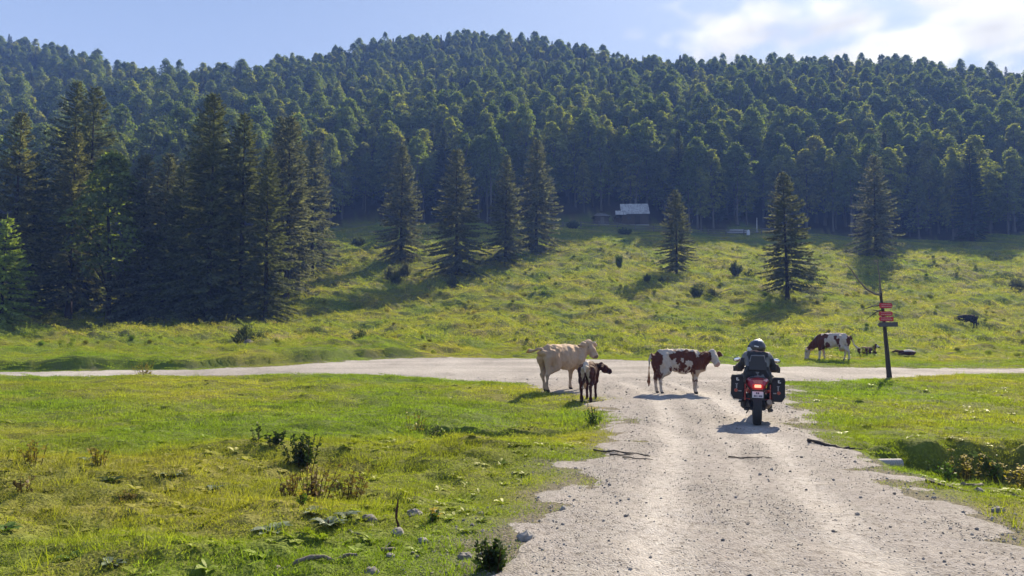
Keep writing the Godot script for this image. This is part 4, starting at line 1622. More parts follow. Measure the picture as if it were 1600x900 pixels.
	cow_parts(pied, {"poll": Vector3(0.08, 1.15, -1.06), "nose": Vector3(0.31, 0.84, -1.15), "legs": [-0.06, 0.02, 0.02, -0.06], "tail": [Vector3(0, 1.13, 0.90), Vector3(0, 1.0, 0.97), Vector3(0, 0.75, 0.99), Vector3(0, 0.50, 1.0), Vector3(0, 0.36, 1.01), Vector3(0, 0.24, 1.01)], "paint": paint_pied})
	pied.scale = Vector3(0.95, 0.975, 0.87)

	var spots2 := [[-0.62, 0.86, 0.28, 0.42], [-0.95, 0.7, 0.3, 0.34], [-0.30, 1.14, 0.16, 0.10], [-0.16, 0.75, 0.10, 0.15], [0.20, 1.10, 0.10, 0.12], [0.34, 0.92, 0.09, 0.16], [0.42, 0.74, 0.04, 0.10], [0.86, 0.98, 0.12, 0.25], [-0.32, 0.62, 0.12, 0.10]]
	var paint_graze := func(p: Vector3) -> Color:
		if p.y < 0.075 and p.z > -0.9: return hoof
		var w := Vector2(pn.get_noise_3dv(p * 2.1 + Vector3(30, 0, 0)), pn.get_noise_3dv(p * 2.1 + Vector3(9, 33, 5))) * 0.09
		var c := white
		for s in spots2:
			if pow((p.z + w.x - s[0]) / s[2], 2.0) + pow((p.y + w.y - s[1]) / s[3], 2.0) < 1.0: c = brown
		if p.z < -1.06 and p.y < 0.50: c = Color(0.40, 0.355, 0.31)
		if p.z < -1.0 and p.y < 0.1: c = Color(0.12, 0.08, 0.075)
		if p.y < 0.55 and p.y > 0.3 and absf(p.x) < 0.1: c = Color(0.5, 0.28, 0.18)
		return cmul(c, 0.94 + 0.14 * fur.get_noise_3dv(p))
	var graze := thing("cow", "brown and white cow grazing with its head down beside the crossing track", "cow", on(14.85, 36.0), deg_to_rad(54.0), "cows on the pasture and road")
	cow_parts(graze, {"poll": Vector3(-0.04, 0.52, -1.20), "nose": Vector3(-0.05, 0.06, -1.30), "legs": [-0.12, 0.06, 0.16, -0.16], "tail": [Vector3(0, 1.13, 0.9), Vector3(0.0, 0.95, 0.99), Vector3(0.02, 0.75, 1.06), Vector3(0.03, 0.62, 1.2), Vector3(0.03, 0.60, 1.33)], "udder": true, "paint": paint_graze})

	graze.scale = Vector3(0.97, 0.99, 0.9)
	var paint_black := func(p: Vector3) -> Color:
		return cmul(Color(0.016, 0.013, 0.015), 0.9 + 0.3 * fur.get_noise_3dv(p))
	var black := thing("cow", "small black cow grazing alone far up the sunny slope", "cow", on(39.6, 67.4), deg_to_rad(80.0), "cows on the pasture and road")
	cow_parts(black, {"poll": Vector3(0, 0.56, -1.14), "nose": Vector3(0, 0.14, -1.36), "legs": [0.14, -0.1, 0.1, -0.06], "tail": [Vector3(0, 1.13, 0.9), Vector3(0.0, 0.95, 0.98), Vector3(0, 0.6, 1.0), Vector3(0, 0.42, 1.0), Vector3(0, 0.3, 1.0)], "cell": 0.025, "paint": paint_black})
	black.scale = Vector3.ONE * 0.9

	var paint_lie := func(p: Vector3) -> Color:
		var c := dark.lerp(brown, 0.5)
		if p.y > 0.36 and p.z > -0.3: c = Color(0.12, 0.06, 0.04)
		if p.distance_to(Vector3(0.1, 0.52, -0.62)) < 0.11: c = white
		return c
	var l1 := thing("cow", "dark calf with a white face lying in the grass behind the grazing cow", "calf", on(19.05, 41.6), deg_to_rad(-95.0), "cows on the pasture and road")
	lying_parts(l1, false, paint_lie)
	l1.scale = Vector3.ONE * 0.82
	var paint_lie2 := func(p: Vector3) -> Color:
		var c := dark.lerp(brown, 0.35)
		if p.y > 0.33 and p.z > -0.15: c = white
		return c
	var l2 := thing("cow", "dark headed pale backed calf lying flat in the grass right of the signpost", "calf", on(21.6, 42.6), deg_to_rad(82.0), "cows on the pasture and road")
	lying_parts(l2, true, paint_lie2)
	l2.scale = Vector3(0.8, 0.62, 0.8)


# ------------------------------------------------------------------ motorcycle (local axes: forward -z, rear wheel touches the origin)
func wheel(parent: Node3D, at: Vector3, R: float, w: float, called: String) -> void:
	var t := Geo.new()
	var h := w * 0.5
	t.lathe(at, Vector3.RIGHT, [Vector2(R * 0.74, -h * 0.72), Vector2(R * 0.86, -h), Vector2(R * 0.95, -h * 0.86), Vector2(R * 0.99, -h * 0.5), Vector2(R, 0), Vector2(R * 0.99, h * 0.5), Vector2(R * 0.95, h * 0.86), Vector2(R * 0.86, h), Vector2(R * 0.74, h * 0.72)], 36)
	# tread blocks
	for k in 44:
		var a := TAU * k / 44.0
		var up := Vector3(0, cos(a), sin(a))
		var b := Basis(Vector3.RIGHT, up, Vector3.RIGHT.cross(up))
		for sx in [-0.6, -0.12, 0.36]:
			t.box(at + up * (R - 0.004 - 0.010 * absf(sx + 0.12) * 2.0) + Vector3.RIGHT * (sx + 0.12) * h * (1.0 if k % 2 == 0 else 0.8), Vector3(h * 0.4, 0.016, R * 0.075), 0.003, b)
	var tw := part(called, t.commit(), M.rubber, parent)
	var g := Geo.new()
	g.lathe(at, Vector3.RIGHT, [Vector2(R * 0.68, -h * 0.6), Vector2(R * 0.75, -h * 0.7), Vector2(R * 0.72, 0), Vector2(R * 0.75, h * 0.7), Vector2(R * 0.68, h * 0.6), Vector2(R * 0.66, 0)], 28, true)
	g.lathe(at, Vector3.RIGHT, [Vector2(0.0, -h * 0.9), Vector2(0.05, -h * 0.9), Vector2(0.05, h * 0.9), Vector2(0.0, h * 0.9)], 14)
	for k in 10:
		var a := TAU * k / 10.0
		var up := Vector3(0, cos(a), sin(a))
		g.tube([at + up * 0.04, at + up * R * 0.69], [0.012, 0.009], 5)
	part("rim", g.commit(), M.dark_metal, tw)


func build_motorcycle() -> void:
	var m := thing("motorcycle", "red touring motorcycle with black side cases seen from behind on the gravel road", "motorcycle", on(4.79, 15.28) + Vector3(0, 0.022, 0), deg_to_rad(-16.0))
	wheel(m, Vector3(0, 0.325, 0), 0.325, 0.165, "rear_wheel")
	wheel(m, Vector3(0, 0.325, -1.52), 0.325, 0.12, "front_wheel")
	var g := Geo.new()
	# swing arm, axle, engine, sub-frame
	g.tube([Vector3(-0.115, 0.325, 0.02), Vector3(-0.13, 0.4, -0.55)], [0.035, 0.045], 8)
	g.tube([Vector3(0.115, 0.325, 0.02), Vector3(0.13, 0.4, -0.55)], [0.035, 0.045], 8)
	g.tube([Vector3(-0.15, 0.325, 0), Vector3(0.15, 0.325, 0)], [0.022, 0.022], 8)
	part("swing_arm", g.commit(), M.dark_metal, m)
	g = Geo.new()
	g.box(Vector3(0, 0.42, -0.78), Vector3(0.40, 0.36, 0.46), 0.05)
	g.box(Vector3(-0.24, 0.36, -0.76), Vector3(0.14, 0.2, 0.22), 0.05)
	g.box(Vector3(0.24, 0.36, -0.76), Vector3(0.14, 0.2, 0.22), 0.05)
	part("engine", g.commit(), M.dark_metal, m)
	g = Geo.new()
	g.tube([Vector3(0, 0.88, -1.08), Vector3(0, 0.62, -0.62), Vector3(0, 0.42, -0.5)], [0.05, 0.05, 0.05], 8)
	g.tube([Vector3(-0.14, 0.58, -0.5), Vector3(-0.17, 0.66, 0.0), Vector3(-0.14, 0.72, 0.12)], [0.022, 0.02, 0.018], 7)
	g.tube([Vector3(0.14, 0.58, -0.5), Vector3(0.17, 0.66, 0.0), Vector3(0.14, 0.72, 0.12)], [0.022, 0.02, 0.018], 7)
	g.tube([Vector3(-0.16, 0.95, -1.08), Vector3(-0.13, 0.325, -1.52)], [0.03, 0.03], 8)
	g.tube([Vector3(0.16, 0.95, -1.08), Vector3(0.13, 0.325, -1.52)], [0.03, 0.03], 8)
	part("frame", g.commit(), M.dark_metal, m)
	# red tail: tapers towards the lamp
	g = Geo.new()
	var sec := [[0.20, 0.74, 0.12, 0.075], [0.12, 0.775, 0.185, 0.11], [-0.05, 0.80, 0.225, 0.14], [-0.35, 0.78, 0.235, 0.15]]
	var rings := []
	for s in sec:
		var ring := []
		for k in 16:
			var a := TAU * k / 16.0
			var cx := signf(cos(a)) * pow(absf(cos(a)), 0.6)
			var cy := signf(sin(a)) * pow(absf(sin(a)), 0.75)
			ring.append(Vector3(cx * s[2] * (1.0 if cy > 0.0 else 0.82), s[1] + cy * s[3], s[0]))
		rings.append(ring)
	for i in rings.size() - 1:
		for k in 16:
			g.out_quad(Vector3(0, 0.78, lerpf(sec[i][0], sec[i + 1][0], 0.5)), rings[i][k], rings[i][(k + 1) % 16], rings[i + 1][(k + 1) % 16], rings[i + 1][k])
	for k in range(1, 15): g.out_tri(Vector3(0, 0.78, 0), rings[0][0], rings[0][k], rings[0][k + 1])
	part("tail_fairing", g.commit(), M.red_paint, m)
	# side fairings and tank, seen past the legs
	for s in [-1.0, 1.0]:
		g = Geo.new()
		g.prism(Vector3(0.235 * s, 0.70, 0.0), [Vector2(-0.10, -0.22), Vector2(0.06, -0.20), Vector2(0.12, 0.06), Vector2(-0.12, 0.10)], Vector3.FORWARD, Vector3.UP, Vector3.RIGHT * 0.02)
		g.tube([Vector3(0.13 * s, 0.635, 0.1), Vector3(0.24 * s, 0.655, 0.06), Vector3(0.27 * s, 0.52, 0.0), Vector3(0.14 * s, 0.505, 0.05)], [0.011, 0.011, 0.011, 0.011], 6)
		part("side_rack", g.commit(), M.red_paint, m)
	g = Geo.new()
	g.ball(Vector3(0, 0.86, -0.78), Vector3(0.20, 0.16, 0.34), Basis(), 10, 16)
	g.box(Vector3(0, 0.78, -1.15), Vector3(0.5, 0.38, 0.34), 0.12)
	part("tank_and_front_fairing", g.commit(), M.red_paint, m)
	g = Geo.new()
	g.prism(Vector3(0, 1.05, -1.28), [Vector2(-0.2, -0.12), Vector2(0.2, -0.12), Vector2(0.13, 0.2), Vector2(-0.13, 0.2)], Vector3.RIGHT, Vector3(0, 0.9, 0.4), Vector3(0, 0.005, -0.008))
	part("windscreen", g.commit(), M.black_plastic, m)
	# seat
	g = Geo.new()
	g.box(Vector3(0, 0.87, -0.28), Vector3(0.34, 0.13, 0.62), 0.05)
	g.box(Vector3(0, 0.855, 0.0), Vector3(0.28, 0.09, 0.2), 0.04)
	part("seat", g.commit(), M.black_plastic, m)
	g = Geo.new()
	g.box(Vector3(0, 0.60, 0.18), Vector3(0.26, 0.22, 0.05), 0.02)
	g.box(Vector3(0, 0.52, 0.10), Vector3(0.20, 0.12, 0.2), 0.03)
	part("rear_mudguard", g.commit(), M.black_plastic, m)
	# lamp: glowing centre in a red housing
	g = Geo.new()
	g.box(Vector3(0, 0.765, 0.208), Vector3(0.205, 0.09, 0.03), 0.025)
	var lh := part("tail_lamp_housing", g.commit(), M.lamp_red, m)
	g = Geo.new()
	g.box(Vector3(0, 0.768, 0.225), Vector3(0.125, 0.058, 0.02), 0.015)
	part("tail_lamp", g.commit(), M.tail_lamp, lh)
	var ol := OmniLight3D.new()
	ol.name = "tail_light"
	ol.light_color = Color(1.0, 0.2, 0.15)
	ol.light_energy = 0.004
	ol.light_size = 0.03
	ol.omni_range = 10.0
	ol.omni_attenuation = 2.0
	ol.shadow_enabled = true
	m.add_child(ol)
	ol.position = Vector3(0, 0.768, 0.28)
	# number plate with two rows of characters too small to read
	g = Geo.new()
	g.box(Vector3(0, 0.605, 0.23), Vector3(0.205, 0.12, 0.008), 0.003, Basis(Vector3.RIGHT, -0.12))
	var pl := part("number_plate", g.commit(), M.plate_white, m)
	g = Geo.new()
	for q in [[-0.022, 0.03, 0.026], [0.012, 0.03, 0.03], [-0.062, -0.026, 0.022], [-0.034, -0.026, 0.022], [0.002, -0.026, 0.012], [0.04, -0.026, 0.03], [0.072, -0.026, 0.022]]:
		g.box(Vector3(q[0], 0.605 + q[1], 0.2355 - q[1] * 0.12), Vector3(q[2], 0.036, 0.003), 0.001, Basis(Vector3.RIGHT, -0.12))
	part("plate_characters", g.commit(), M.plate_ink, pl)
	# indicators
	for s in [-1.0, 1.0]:
		g = Geo.new()
		g.tube([Vector3(s * 0.12, 0.68, 0.15), Vector3(s * 0.2, 0.685, 0.17)], [0.009, 0.009], 6)
		g.ball(Vector3(s * 0.21, 0.685, 0.175), Vector3(0.032, 0.02, 0.02), Basis(), 6, 10)
		part("indicator", g.commit(), M.reflector, m)
	# exhaust on the right
	g = Geo.new()
	g.tube([Vector3(0.17, 0.34, -0.6), Vector3(0.2, 0.36, -0.25), Vector3(0.215, 0.43, 0.02), Vector3(0.22, 0.47, 0.14)], [0.03, 0.045, 0.058, 0.052], 14)
	part("exhaust", g.commit(), M.exhaust, m)
	g = Geo.new()
	g.tube([Vector3(0.235, 0.27, -0.25), Vector3(0.27, 0.3, -0.02)], [0.035, 0.03], 8)
	g.box(Vector3(-0.2, 0.3, -0.1), Vector3(0.1, 0.06, 0.1), 0.015)
	g.tube([Vector3(-0.14, 0.28, -0.45), Vector3(-0.2, 0.22, -0.12)], [0.016, 0.014], 6)
	part("stand_and_brackets", g.commit(), M.dark_metal, m)
	for s in [-1.0, 1.0]:
		g = Geo.new()
		g.box(Vector3(s * 0.28, 0.40, -0.62), Vector3(0.14, 0.035, 0.06), 0.012)
		g.box(Vector3(s * 0.27, 0.48, -0.28), Vector3(0.12, 0.03, 0.05), 0.012)
		part("foot_peg", g.commit(), M.black_plastic, m)
	# side cases
	for s in [-1.0, 1.0]:
		g = Geo.new()
		var zc := -0.02
		g.prism(Vector3(s * 0.385, 0.715 + 0.01 * -s, zc), [Vector2(-0.115, 0.2), Vector2(-0.118, -0.13), Vector2(-0.06 if s < 0.0 else -0.1, -0.225), Vector2(0.06 if s > 0.0 else 0.1, -0.225), Vector2(0.118, -0.13), Vector2(0.115, 0.2)], Vector3.RIGHT, Vector3.UP, Vector3.BACK * 0.36)
		var cs := part("side_case", g.commit(), M.pannier_cloth, m)
		g = Geo.new()
		g.box(Vector3(s * 0.385, 0.92 + 0.01 * -s, zc), Vector3(0.225, 0.08, 0.36), 0.03)
		g.box(Vector3(s * 0.385, 0.885 + 0.01 * -s, zc), Vector3(0.25, 0.035, 0.37), 0.012)
		part("lid", g.commit(), M.pannier_cloth, cs)
		var zf := zc + 0.182
		var cx: float = s * 0.385 - 0.01
		var cy: float = 0.865 - 0.01 * s
		g = Geo.new()
		g.box(Vector3(cx, cy + 0.018, zf + 0.012), Vector3(0.012, 0.045, 0.003), 0.001)
		g.box(Vector3(cx + 0.022, cy - 0.006, zf + 0.012), Vector3(0.05, 0.014, 0.003), 0.001)
		g.box(Vector3(cx + 0.014, cy + 0.03, zf + 0.012), Vector3(0.03, 0.012, 0.003), 0.001)
		part("logo_mark", g.commit(), M.white_print, cs)
		g = Geo.new()
		g.box(Vector3(cx, cy - 0.125, zf + 0.004), Vector3(0.024, 0.085, 0.008), 0.003)
		g.box(Vector3(cx, cy - 0.078, zf + 0.004), Vector3(0.05, 0.014, 0.008), 0.003)
		g.box(Vector3(cx - s * 0.062, cy - 0.215, zf + 0.004), Vector3(0.06, 0.022, 0.008), 0.003)
		part("buckle", g.commit(), M.grey_print, cs)
		g = Geo.new()
		g.lathe(Vector3(cx + s * 0.012, cy - 0.205, zf), Vector3.BACK, [Vector2(0.034, 0.0), Vector2(0.03, 0.012), Vector2(0.0, 0.014)], 14)
		part("round_reflector", g.commit(), M.reflector, cs)
		g = Geo.new()
		g.tube([Vector3(s * 0.30, 0.485, zf - 0.02), Vector3(s * 0.44, 0.482, zf - 0.02), Vector3(s * 0.505, 0.575, zf - 0.02), Vector3(s * 0.505, 0.62, zf - 0.05)], [0.009, 0.009, 0.009, 0.009], 6)
		part("case_guard", g.commit(), M.steel, cs)
	# handlebar, hand guards, mirrors
	g = Geo.new()
	g.tube([Vector3(-0.40, 1.07, -0.80), Vector3(-0.2, 1.10, -0.92), Vector3(0, 1.05, -0.98), Vector3(0.2, 1.10, -0.92), Vector3(0.40, 1.07, -0.80)], [0.014, 0.013, 0.013, 0.013, 0.014], 8)
	part("handlebar", g.commit(), M.dark_metal, m)
	for s in [-1.0, 1.0]:
		g = Geo.new()
		g.tube([Vector3(s * 0.27, 1.08, -0.85), Vector3(s * 0.40, 1.065, -0.79)], [0.019, 0.019], 8)
		part("grip", g.commit(), M.rubber, m)
		g = Geo.new()
		g.box(Vector3(s * 0.37, 1.06, -0.93), Vector3(0.2, 0.11, 0.03), 0.014, Basis(Vector3.UP, -s * 0.35))
		part("hand_guard", g.commit(), M.black_plastic, m)
		g = Geo.new()
		g.tube([Vector3(s * 0.24, 1.10, -0.89), Vector3(s * 0.28, 1.2, -0.93), Vector3(s * 0.35, 1.245, -0.94)], [0.009, 0.009, 0.009], 6)
		g.ball(Vector3(s * 0.385, 1.25, -0.94), Vector3(0.088, 0.05, 0.028), Basis(Vector3.BACK, -s * 0.12), 8, 14)
		var mr := part("mirror", g.commit(), M.black_plastic, m)
		g = Geo.new()
		g.ball(Vector3(s * 0.385, 1.25, -0.918), Vector3(0.074, 0.04, 0.008), Basis(Vector3.BACK, -s * 0.12), 6, 14)
		part("mirror_glass", g.commit(), M.mirror, mr)
	m.rotation.z = deg_to_rad(-2.0)


# ------------------------------------------------------------------ rider
func build_rider() -> void:
	var p := thing("person", "person in a dark riding suit and helmet sitting on the red motorcycle, head turned left", "person", on(4.79, 15.28) + Vector3(0, 0.022, 0), deg_to_rad(-16.0))
	var b := Body.new()
	b.cell = 0.016
	b.wrinkle = 0.028
	b.wrinkle_freq = 8.0
	var hipz := -0.34
	# pelvis, back, shoulders
	b.bone(Vector3(-0.10, 0.99, hipz), Vector3(0.10, 0.99, hipz), 0.14, 0.14, 0.08)
	b.bone(Vector3(0, 1.02, hipz), Vector3(0, 1.18, hipz - 0.06), 0.16, 0.165, 0.1, 1.15)
	b.bone(Vector3(0, 1.18, hipz - 0.06), Vector3(0, 1.30, hipz - 0.13), 0.165, 0.15, 0.1, 1.2)
	b.bone(Vector3(-0.15, 1.335, hipz - 0.15), Vector3(0.15, 1.335, hipz - 0.15), 0.085, 0.085, 0.1)
	b.bone(Vector3(0, 1.36, hipz - 0.16), Vector3(0, 1.45, hipz - 0.2), 0.07, 0.06, 0.06)
	# head under the helmet, with a face turned to the left
	b.bone(Vector3(0, 1.50, hipz - 0.22), Vector3(-0.02, 1.53, hipz - 0.24), 0.095, 0.09, 0.04)
	b.bone(Vector3(-0.085, 1.50, hipz - 0.27), Vector3(-0.1, 1.495, hipz - 0.275), 0.02, 0.014, 0.02)
	for s in [-1.0, 1.0]:
		# arms bend out at the elbow and reach forward to the grips
		b.chain([Vector3(s * 0.19, 1.33, hipz - 0.14), Vector3(s * 0.35, 1.10, hipz - 0.24), Vector3(s * 0.355, 1.09, hipz - 0.38), Vector3(s * 0.345, 1.095, -0.80)], [0.085, 0.068, 0.058, 0.042], 0.06)
		# hand: palm and five fingers closed on the grip
		var w := Vector3(s * 0.335, 1.095, -0.80)
		b.bone(Vector3(s * 0.30, 1.10, -0.815), Vector3(s * 0.372, 1.09, -0.80), 0.026, 0.024, 0.02)
		for k in 4:
			var fx: float = s * (0.297 + 0.025 * k)
			b.chain([Vector3(fx, 1.108, -0.835), Vector3(fx, 1.102, -0.875 + 0.004 * k), Vector3(fx, 1.07, -0.876 + 0.006 * k), Vector3(fx, 1.045, -0.85)], [0.0115, 0.011, 0.0105, 0.009], 0.006)
		b.chain([Vector3(s * 0.285, 1.095, -0.81), Vector3(s * 0.268, 1.07, -0.835), Vector3(s * 0.27, 1.05, -0.86)], [0.014, 0.012, 0.01], 0.01)
		# thighs hug the tank, shins drop to the pegs
		b.chain([Vector3(s * 0.13, 0.96, hipz - 0.02), Vector3(s * 0.26, 0.86, -0.80), Vector3(s * 0.275, 0.45, -0.62)], [0.125, 0.082, 0.06], 0.07)
		b.chain([Vector3(s * 0.275, 0.47, -0.60), Vector3(s * 0.28, 0.44, -0.66), Vector3(s * 0.29, 0.425, -0.80)], [0.06, 0.05, 0.04], 0.04)
		b.bone(Vector3(s * 0.275, 0.45, -0.59), Vector3(s * 0.275, 0.56, -0.63), 0.062, 0.066, 0.04)
	var wv := FastNoiseLite.new()
	wv.seed = 4
	wv.frequency = 7.0
	var paint := func(q: Vector3) -> Color:
		var c := Color(0.022, 0.022, 0.026)
		var ax := absf(q.x)
		if q.y > 1.43: c = Color(0.35, 0.2, 0.14)
		elif q.y > 1.14 and ax > 0.17 and ax < 0.245 and q.z > hipz - 0.24 and q.y < 1.32: c = Color(0.14, 0.145, 0.16)
		elif q.y > 1.3 and ax > 0.2: c = Color(0.16, 0.165, 0.18)
		elif q.z < -0.76 and q.y > 1.0: c = Color(0.02, 0.018, 0.018)
		elif q.y > 1.0 and ax > 0.3 and q.z < -0.5: c = Color(0.05, 0.03, 0.022)
		elif q.y < 0.60: c = Color(0.014, 0.013, 0.013)
		return cmul(c, 0.9 + 0.25 * wv.get_noise_3dv(q))
	part("body", b.mesh(paint), M.riding_cloth, p)
	# grey waistband of the jacket
	var g := Geo.new()
	for k in 24:
		var a0 := TAU * k / 24.0
		var a1 := TAU * (k + 1) / 24.0
		var f := func(a: float, y: float) -> Vector3: return Vector3(cos(a) * (0.215 + (0.0 if y > 1.0 else 0.018)), y, hipz - 0.01 + sin(a) * 0.185)
		g.quad(f.call(a0, 0.93), f.call(a1, 0.93), f.call(a1, 1.03), f.call(a0, 1.03))
		g.quad(f.call(a0, 1.03), f.call(a1, 1.03), f.call(a1, 1.03) * Vector3(0.9, 1, 1), f.call(a0, 1.03) * Vector3(0.9, 1, 1))
	part("waistband", g.commit(), M.grey_trim, p)
	# flat back panel with a pale frame
	g = Geo.new()
	var tilt := Vector3(0, 0.965, -0.26).normalized()
	g.prism(Vector3(0, 1.21, hipz + 0.125), [Vector2(-0.165, -0.155), Vector2(0.165, -0.155), Vector2(0.15, 0.03), Vector2(0.125, 0.145), Vector2(-0.125, 0.145), Vector2(-0.15, 0.03)], Vector3.RIGHT, tilt, Vector3.RIGHT.cross(tilt) * 0.07)
	var bp := part("back_panel", g.commit(), M.back_panel_cloth, p)
	g = Geo.new()
	var zb := Vector3(0, 1.21, hipz + 0.155)
	g.tube([zb + Vector3.RIGHT * -0.15 + tilt * 0.02, zb + Vector3.RIGHT * -0.122 + tilt * 0.145, zb + Vector3.RIGHT * 0.122 + tilt * 0.145, zb + Vector3.RIGHT * 0.15 + tilt * 0.02], [0.012, 0.012, 0.012, 0.012], 6)
	part("panel_trim", g.commit(), M.grey_trim, bp)
	# helmet turned to the left
	var hb := Basis(Vector3.UP, deg_to_rad(52.0)) * Basis(Vector3.RIGHT, deg_to_rad(-6.0))
	var hc := Vector3(-0.005, 1.515, hipz - 0.22)
	g = Geo.new()
	g.ball(hc, Vector3(0.149, 0.160, 0.182), hb, 14, 20)
	g.ball(hc + hb * Vector3(0, -0.075, -0.05), Vector3(0.130, 0.094, 0.149), hb, 10, 18)
	var hm := part("helmet", g.commit(), M.helmet_black, p)
	g = Geo.new()
	g.ball(hc + hb * Vector3(0, -0.035, -0.07), Vector3(0.150, 0.122, 0.140), hb, 10, 18)
	part("chin_bar", g.commit(), M.helmet_white, hm)
	g = Geo.new()
	g.ball(hc + hb * Vector3(0, 0.02, -0.07), Vector3(0.143, 0.066, 0.127), hb, 8, 18)
	part("visor", g.commit(), M.visor, hm)
	g = Geo.new()
	g.ball(hc + Vector3(0.012, 0.072, 0.0), Vector3(0.116, 0.097, 0.132), hb, 8, 16)
	part("white_crown", g.commit(), M.helmet_white, hm)
	g = Geo.new()
	g.box(hc + Vector3(-0.015, 0.02, 0.158), Vector3(0.085, 0.02, 0.01), 0.004, Basis(Vector3.BACK, -0.18))
	g.box(hc + Vector3(0.115, 0.03, 0.075), Vector3(0.012, 0.035, 0.03), 0.004, Basis(Vector3.BACK, -0.5))
	part("helmet_marking", g.commit(), M.white_print, hm)
	p.rotation.z = deg_to_rad(-2.0)


# ------------------------------------------------------------------ grass
func blade_patch(sd: int, radius: float, count: int, lo: float, hi: float, w: float, lean := 0.6) -> ArrayMesh:
	var r := RandomNumberGenerator.new()
	r.seed = sd
	var g := Geo.new()
	for k in count:
		var a := r.randf() * TAU
		var p := Vector3(cos(a), 0, sin(a)) * sqrt(r.randf()) * radius + Vector3.DOWN * 0.01
		var l := r.randf_range(lo, hi)
		var b := r.randf() * TAU
		var side := Vector3(cos(b), 0, sin(b)) * w * r.randf_range(0.6, 1.2)
		var tip := p + Vector3(r.randfn() * lean, 1.0, r.randfn() * lean).normalized() * l
		g.col = cmul(Color(1, 1, 1), r.randf_range(0.4, 1.45))
		if r.randf() < 0.14: g.col = Color(1.7, 1.3, 1.1)
		g.tri(p - side, tip, p + side)
	return g.commit(true)


func leaf_cluster(sd: int, count: int, lo: float, hi: float) -> ArrayMesh:
	# a rosette of broad leaves, each folded along its midrib
	var r := RandomNumberGenerator.new()
	r.seed = sd
	var g := Geo.new()
	for k in count:
		var a := TAU * k / count + r.randf_range(-0.4, 0.4)
		var out := Vector3(cos(a), 0, sin(a))
		var ac := Vector3(-sin(a), 0, cos(a))
		var l := r.randf_range(lo, hi)
		var w := l * r.randf_range(0.26, 0.4)
		var up := r.randf_range(0.25, 1.0)
		g.col = cmul(Color(1, 1, 1), r.randf_range(0.7, 1.3))
		# midrib curves up and over; the blade is widest before the middle
		var prev := out * l * 0.1
		var pw := 0.0
		for i in range(1, 6):
			var t := i / 5.0
			var p := out * l * (0.1 + t) + Vector3.UP * l * up * (t - 0.62 * t * t)
			var ww := w * sin(PI * pow(t, 0.75)) if i < 5 else 0.0
			for s in [-1.0, 1.0]:
				var q0: Vector3 = prev + ac * s * pw + Vector3.UP * pw * 0.3
				var q1: Vector3 = p + ac * s * ww + Vector3.UP * ww * 0.3 + Vector3.UP * r.randf_range(-0.06, 0.06) * w
				g.tri(prev, q0, p)
				g.tri(p, q0, q1)
			prev = p
			pw = ww
	return g.commit(true)


func stalk_plant(sd: int, count: int, h: float, leafy: float, head := false) -> Array:
	var r := RandomNumberGenerator.new()
	r.seed = sd
	var st := Geo.new()
	var lf := Geo.new()
	var fl := Geo.new()
	for k in count:
		var foot := Vector3(r.randfn(), 0, r.randfn()) * h * 0.14
		var top := foot * 1.9 + Vector3(r.randfn() * 0.06, 1.0, r.randfn() * 0.06) * h * r.randf_range(0.55, 1.05)
		st.tube([foot + Vector3.DOWN * 0.03, foot.lerp(top, 0.5) + Vector3(r.randfn(), 0, r.randfn()) * 0.01, top], [0.0055, 0.004, 0.0022], 4)
		for i in int(leafy):
			var t := r.randf_range(0.1, 1.0)
			var p := foot.lerp(top, t)
			var d := Vector3(r.randfn(), r.randfn() * 0.5 + 0.5, r.randfn()).normalized()
			var l := r.randf_range(0.03, 0.075) * (1.3 - 0.6 * t)
			var w := d.cross(Vector3(r.randfn(), r.randfn(), r.randfn())).normalized() * l * 0.28
			lf.col = cmul(Color(1, 1, 1), r.randf_range(0.6, 1.3))
			lf.tri(p, p + d * l * 0.5 + w, p + d * l)
			lf.tri(p, p + d * l, p + d * l * 0.5 - w)
		if head:
			for i in 7:
				var c := top + Vector3(r.randfn(), r.randfn() * 0.6, r.randfn()) * 0.022
				fl.col = cmul(Color(1, 1, 1), r.randf_range(0.8, 1.2))
				for q in 5:
					var a := TAU * q / 5.0
					var d := Vector3(cos(a), 0.35, sin(a)) * 0.014
					var e := Vector3(-sin(a), 0, cos(a)) * 0.006
					fl.tri(c, c + d + e, c + d - e)
	if lf.v.size() == 0: lf.tri(Vector3.ZERO, Vector3(0.004, 0.01, 0), Vector3(0, 0.02, 0))
	return [st.commit(), lf.commit(true), fl.commit(true) if head else null]


func grass_tint(x: float, d: float, r: RandomNumberGenerator) -> Color:
	var t := n_tone.get_noise_2d(x, d)
	var t2 := n_hum.get_noise_2d(x * 1.7 + 100.0, d * 1.7)
	var far := smoothstep(30.0, 60.0, d)
	var c := Color(0.235, 0.325, 0.042).lerp(Color(0.34, 0.36, 0.055), clampf(0.45 + t * 1.4 + far * 0.35, 0.0, 1.0))
	c = c.lerp(Color(0.52, 0.45, 0.12), clampf(smoothstep(0.0, 0.6, t2 + t * 0.5) * (0.4 + 0.6 * far) + 0.12 * far, 0.0, 0.9))
	# the weedy mound at the near left is drier
	if d < 12.0: c = c.lerp(Color(0.26, 0.23, 0.075), 0.55 * exp(-pow((x + 6.0) / 3.0, 2.0) - pow((d - 8.8) / 1.6, 2.0)))
	return cmul(c, r.randf_range(0.7, 1.25))


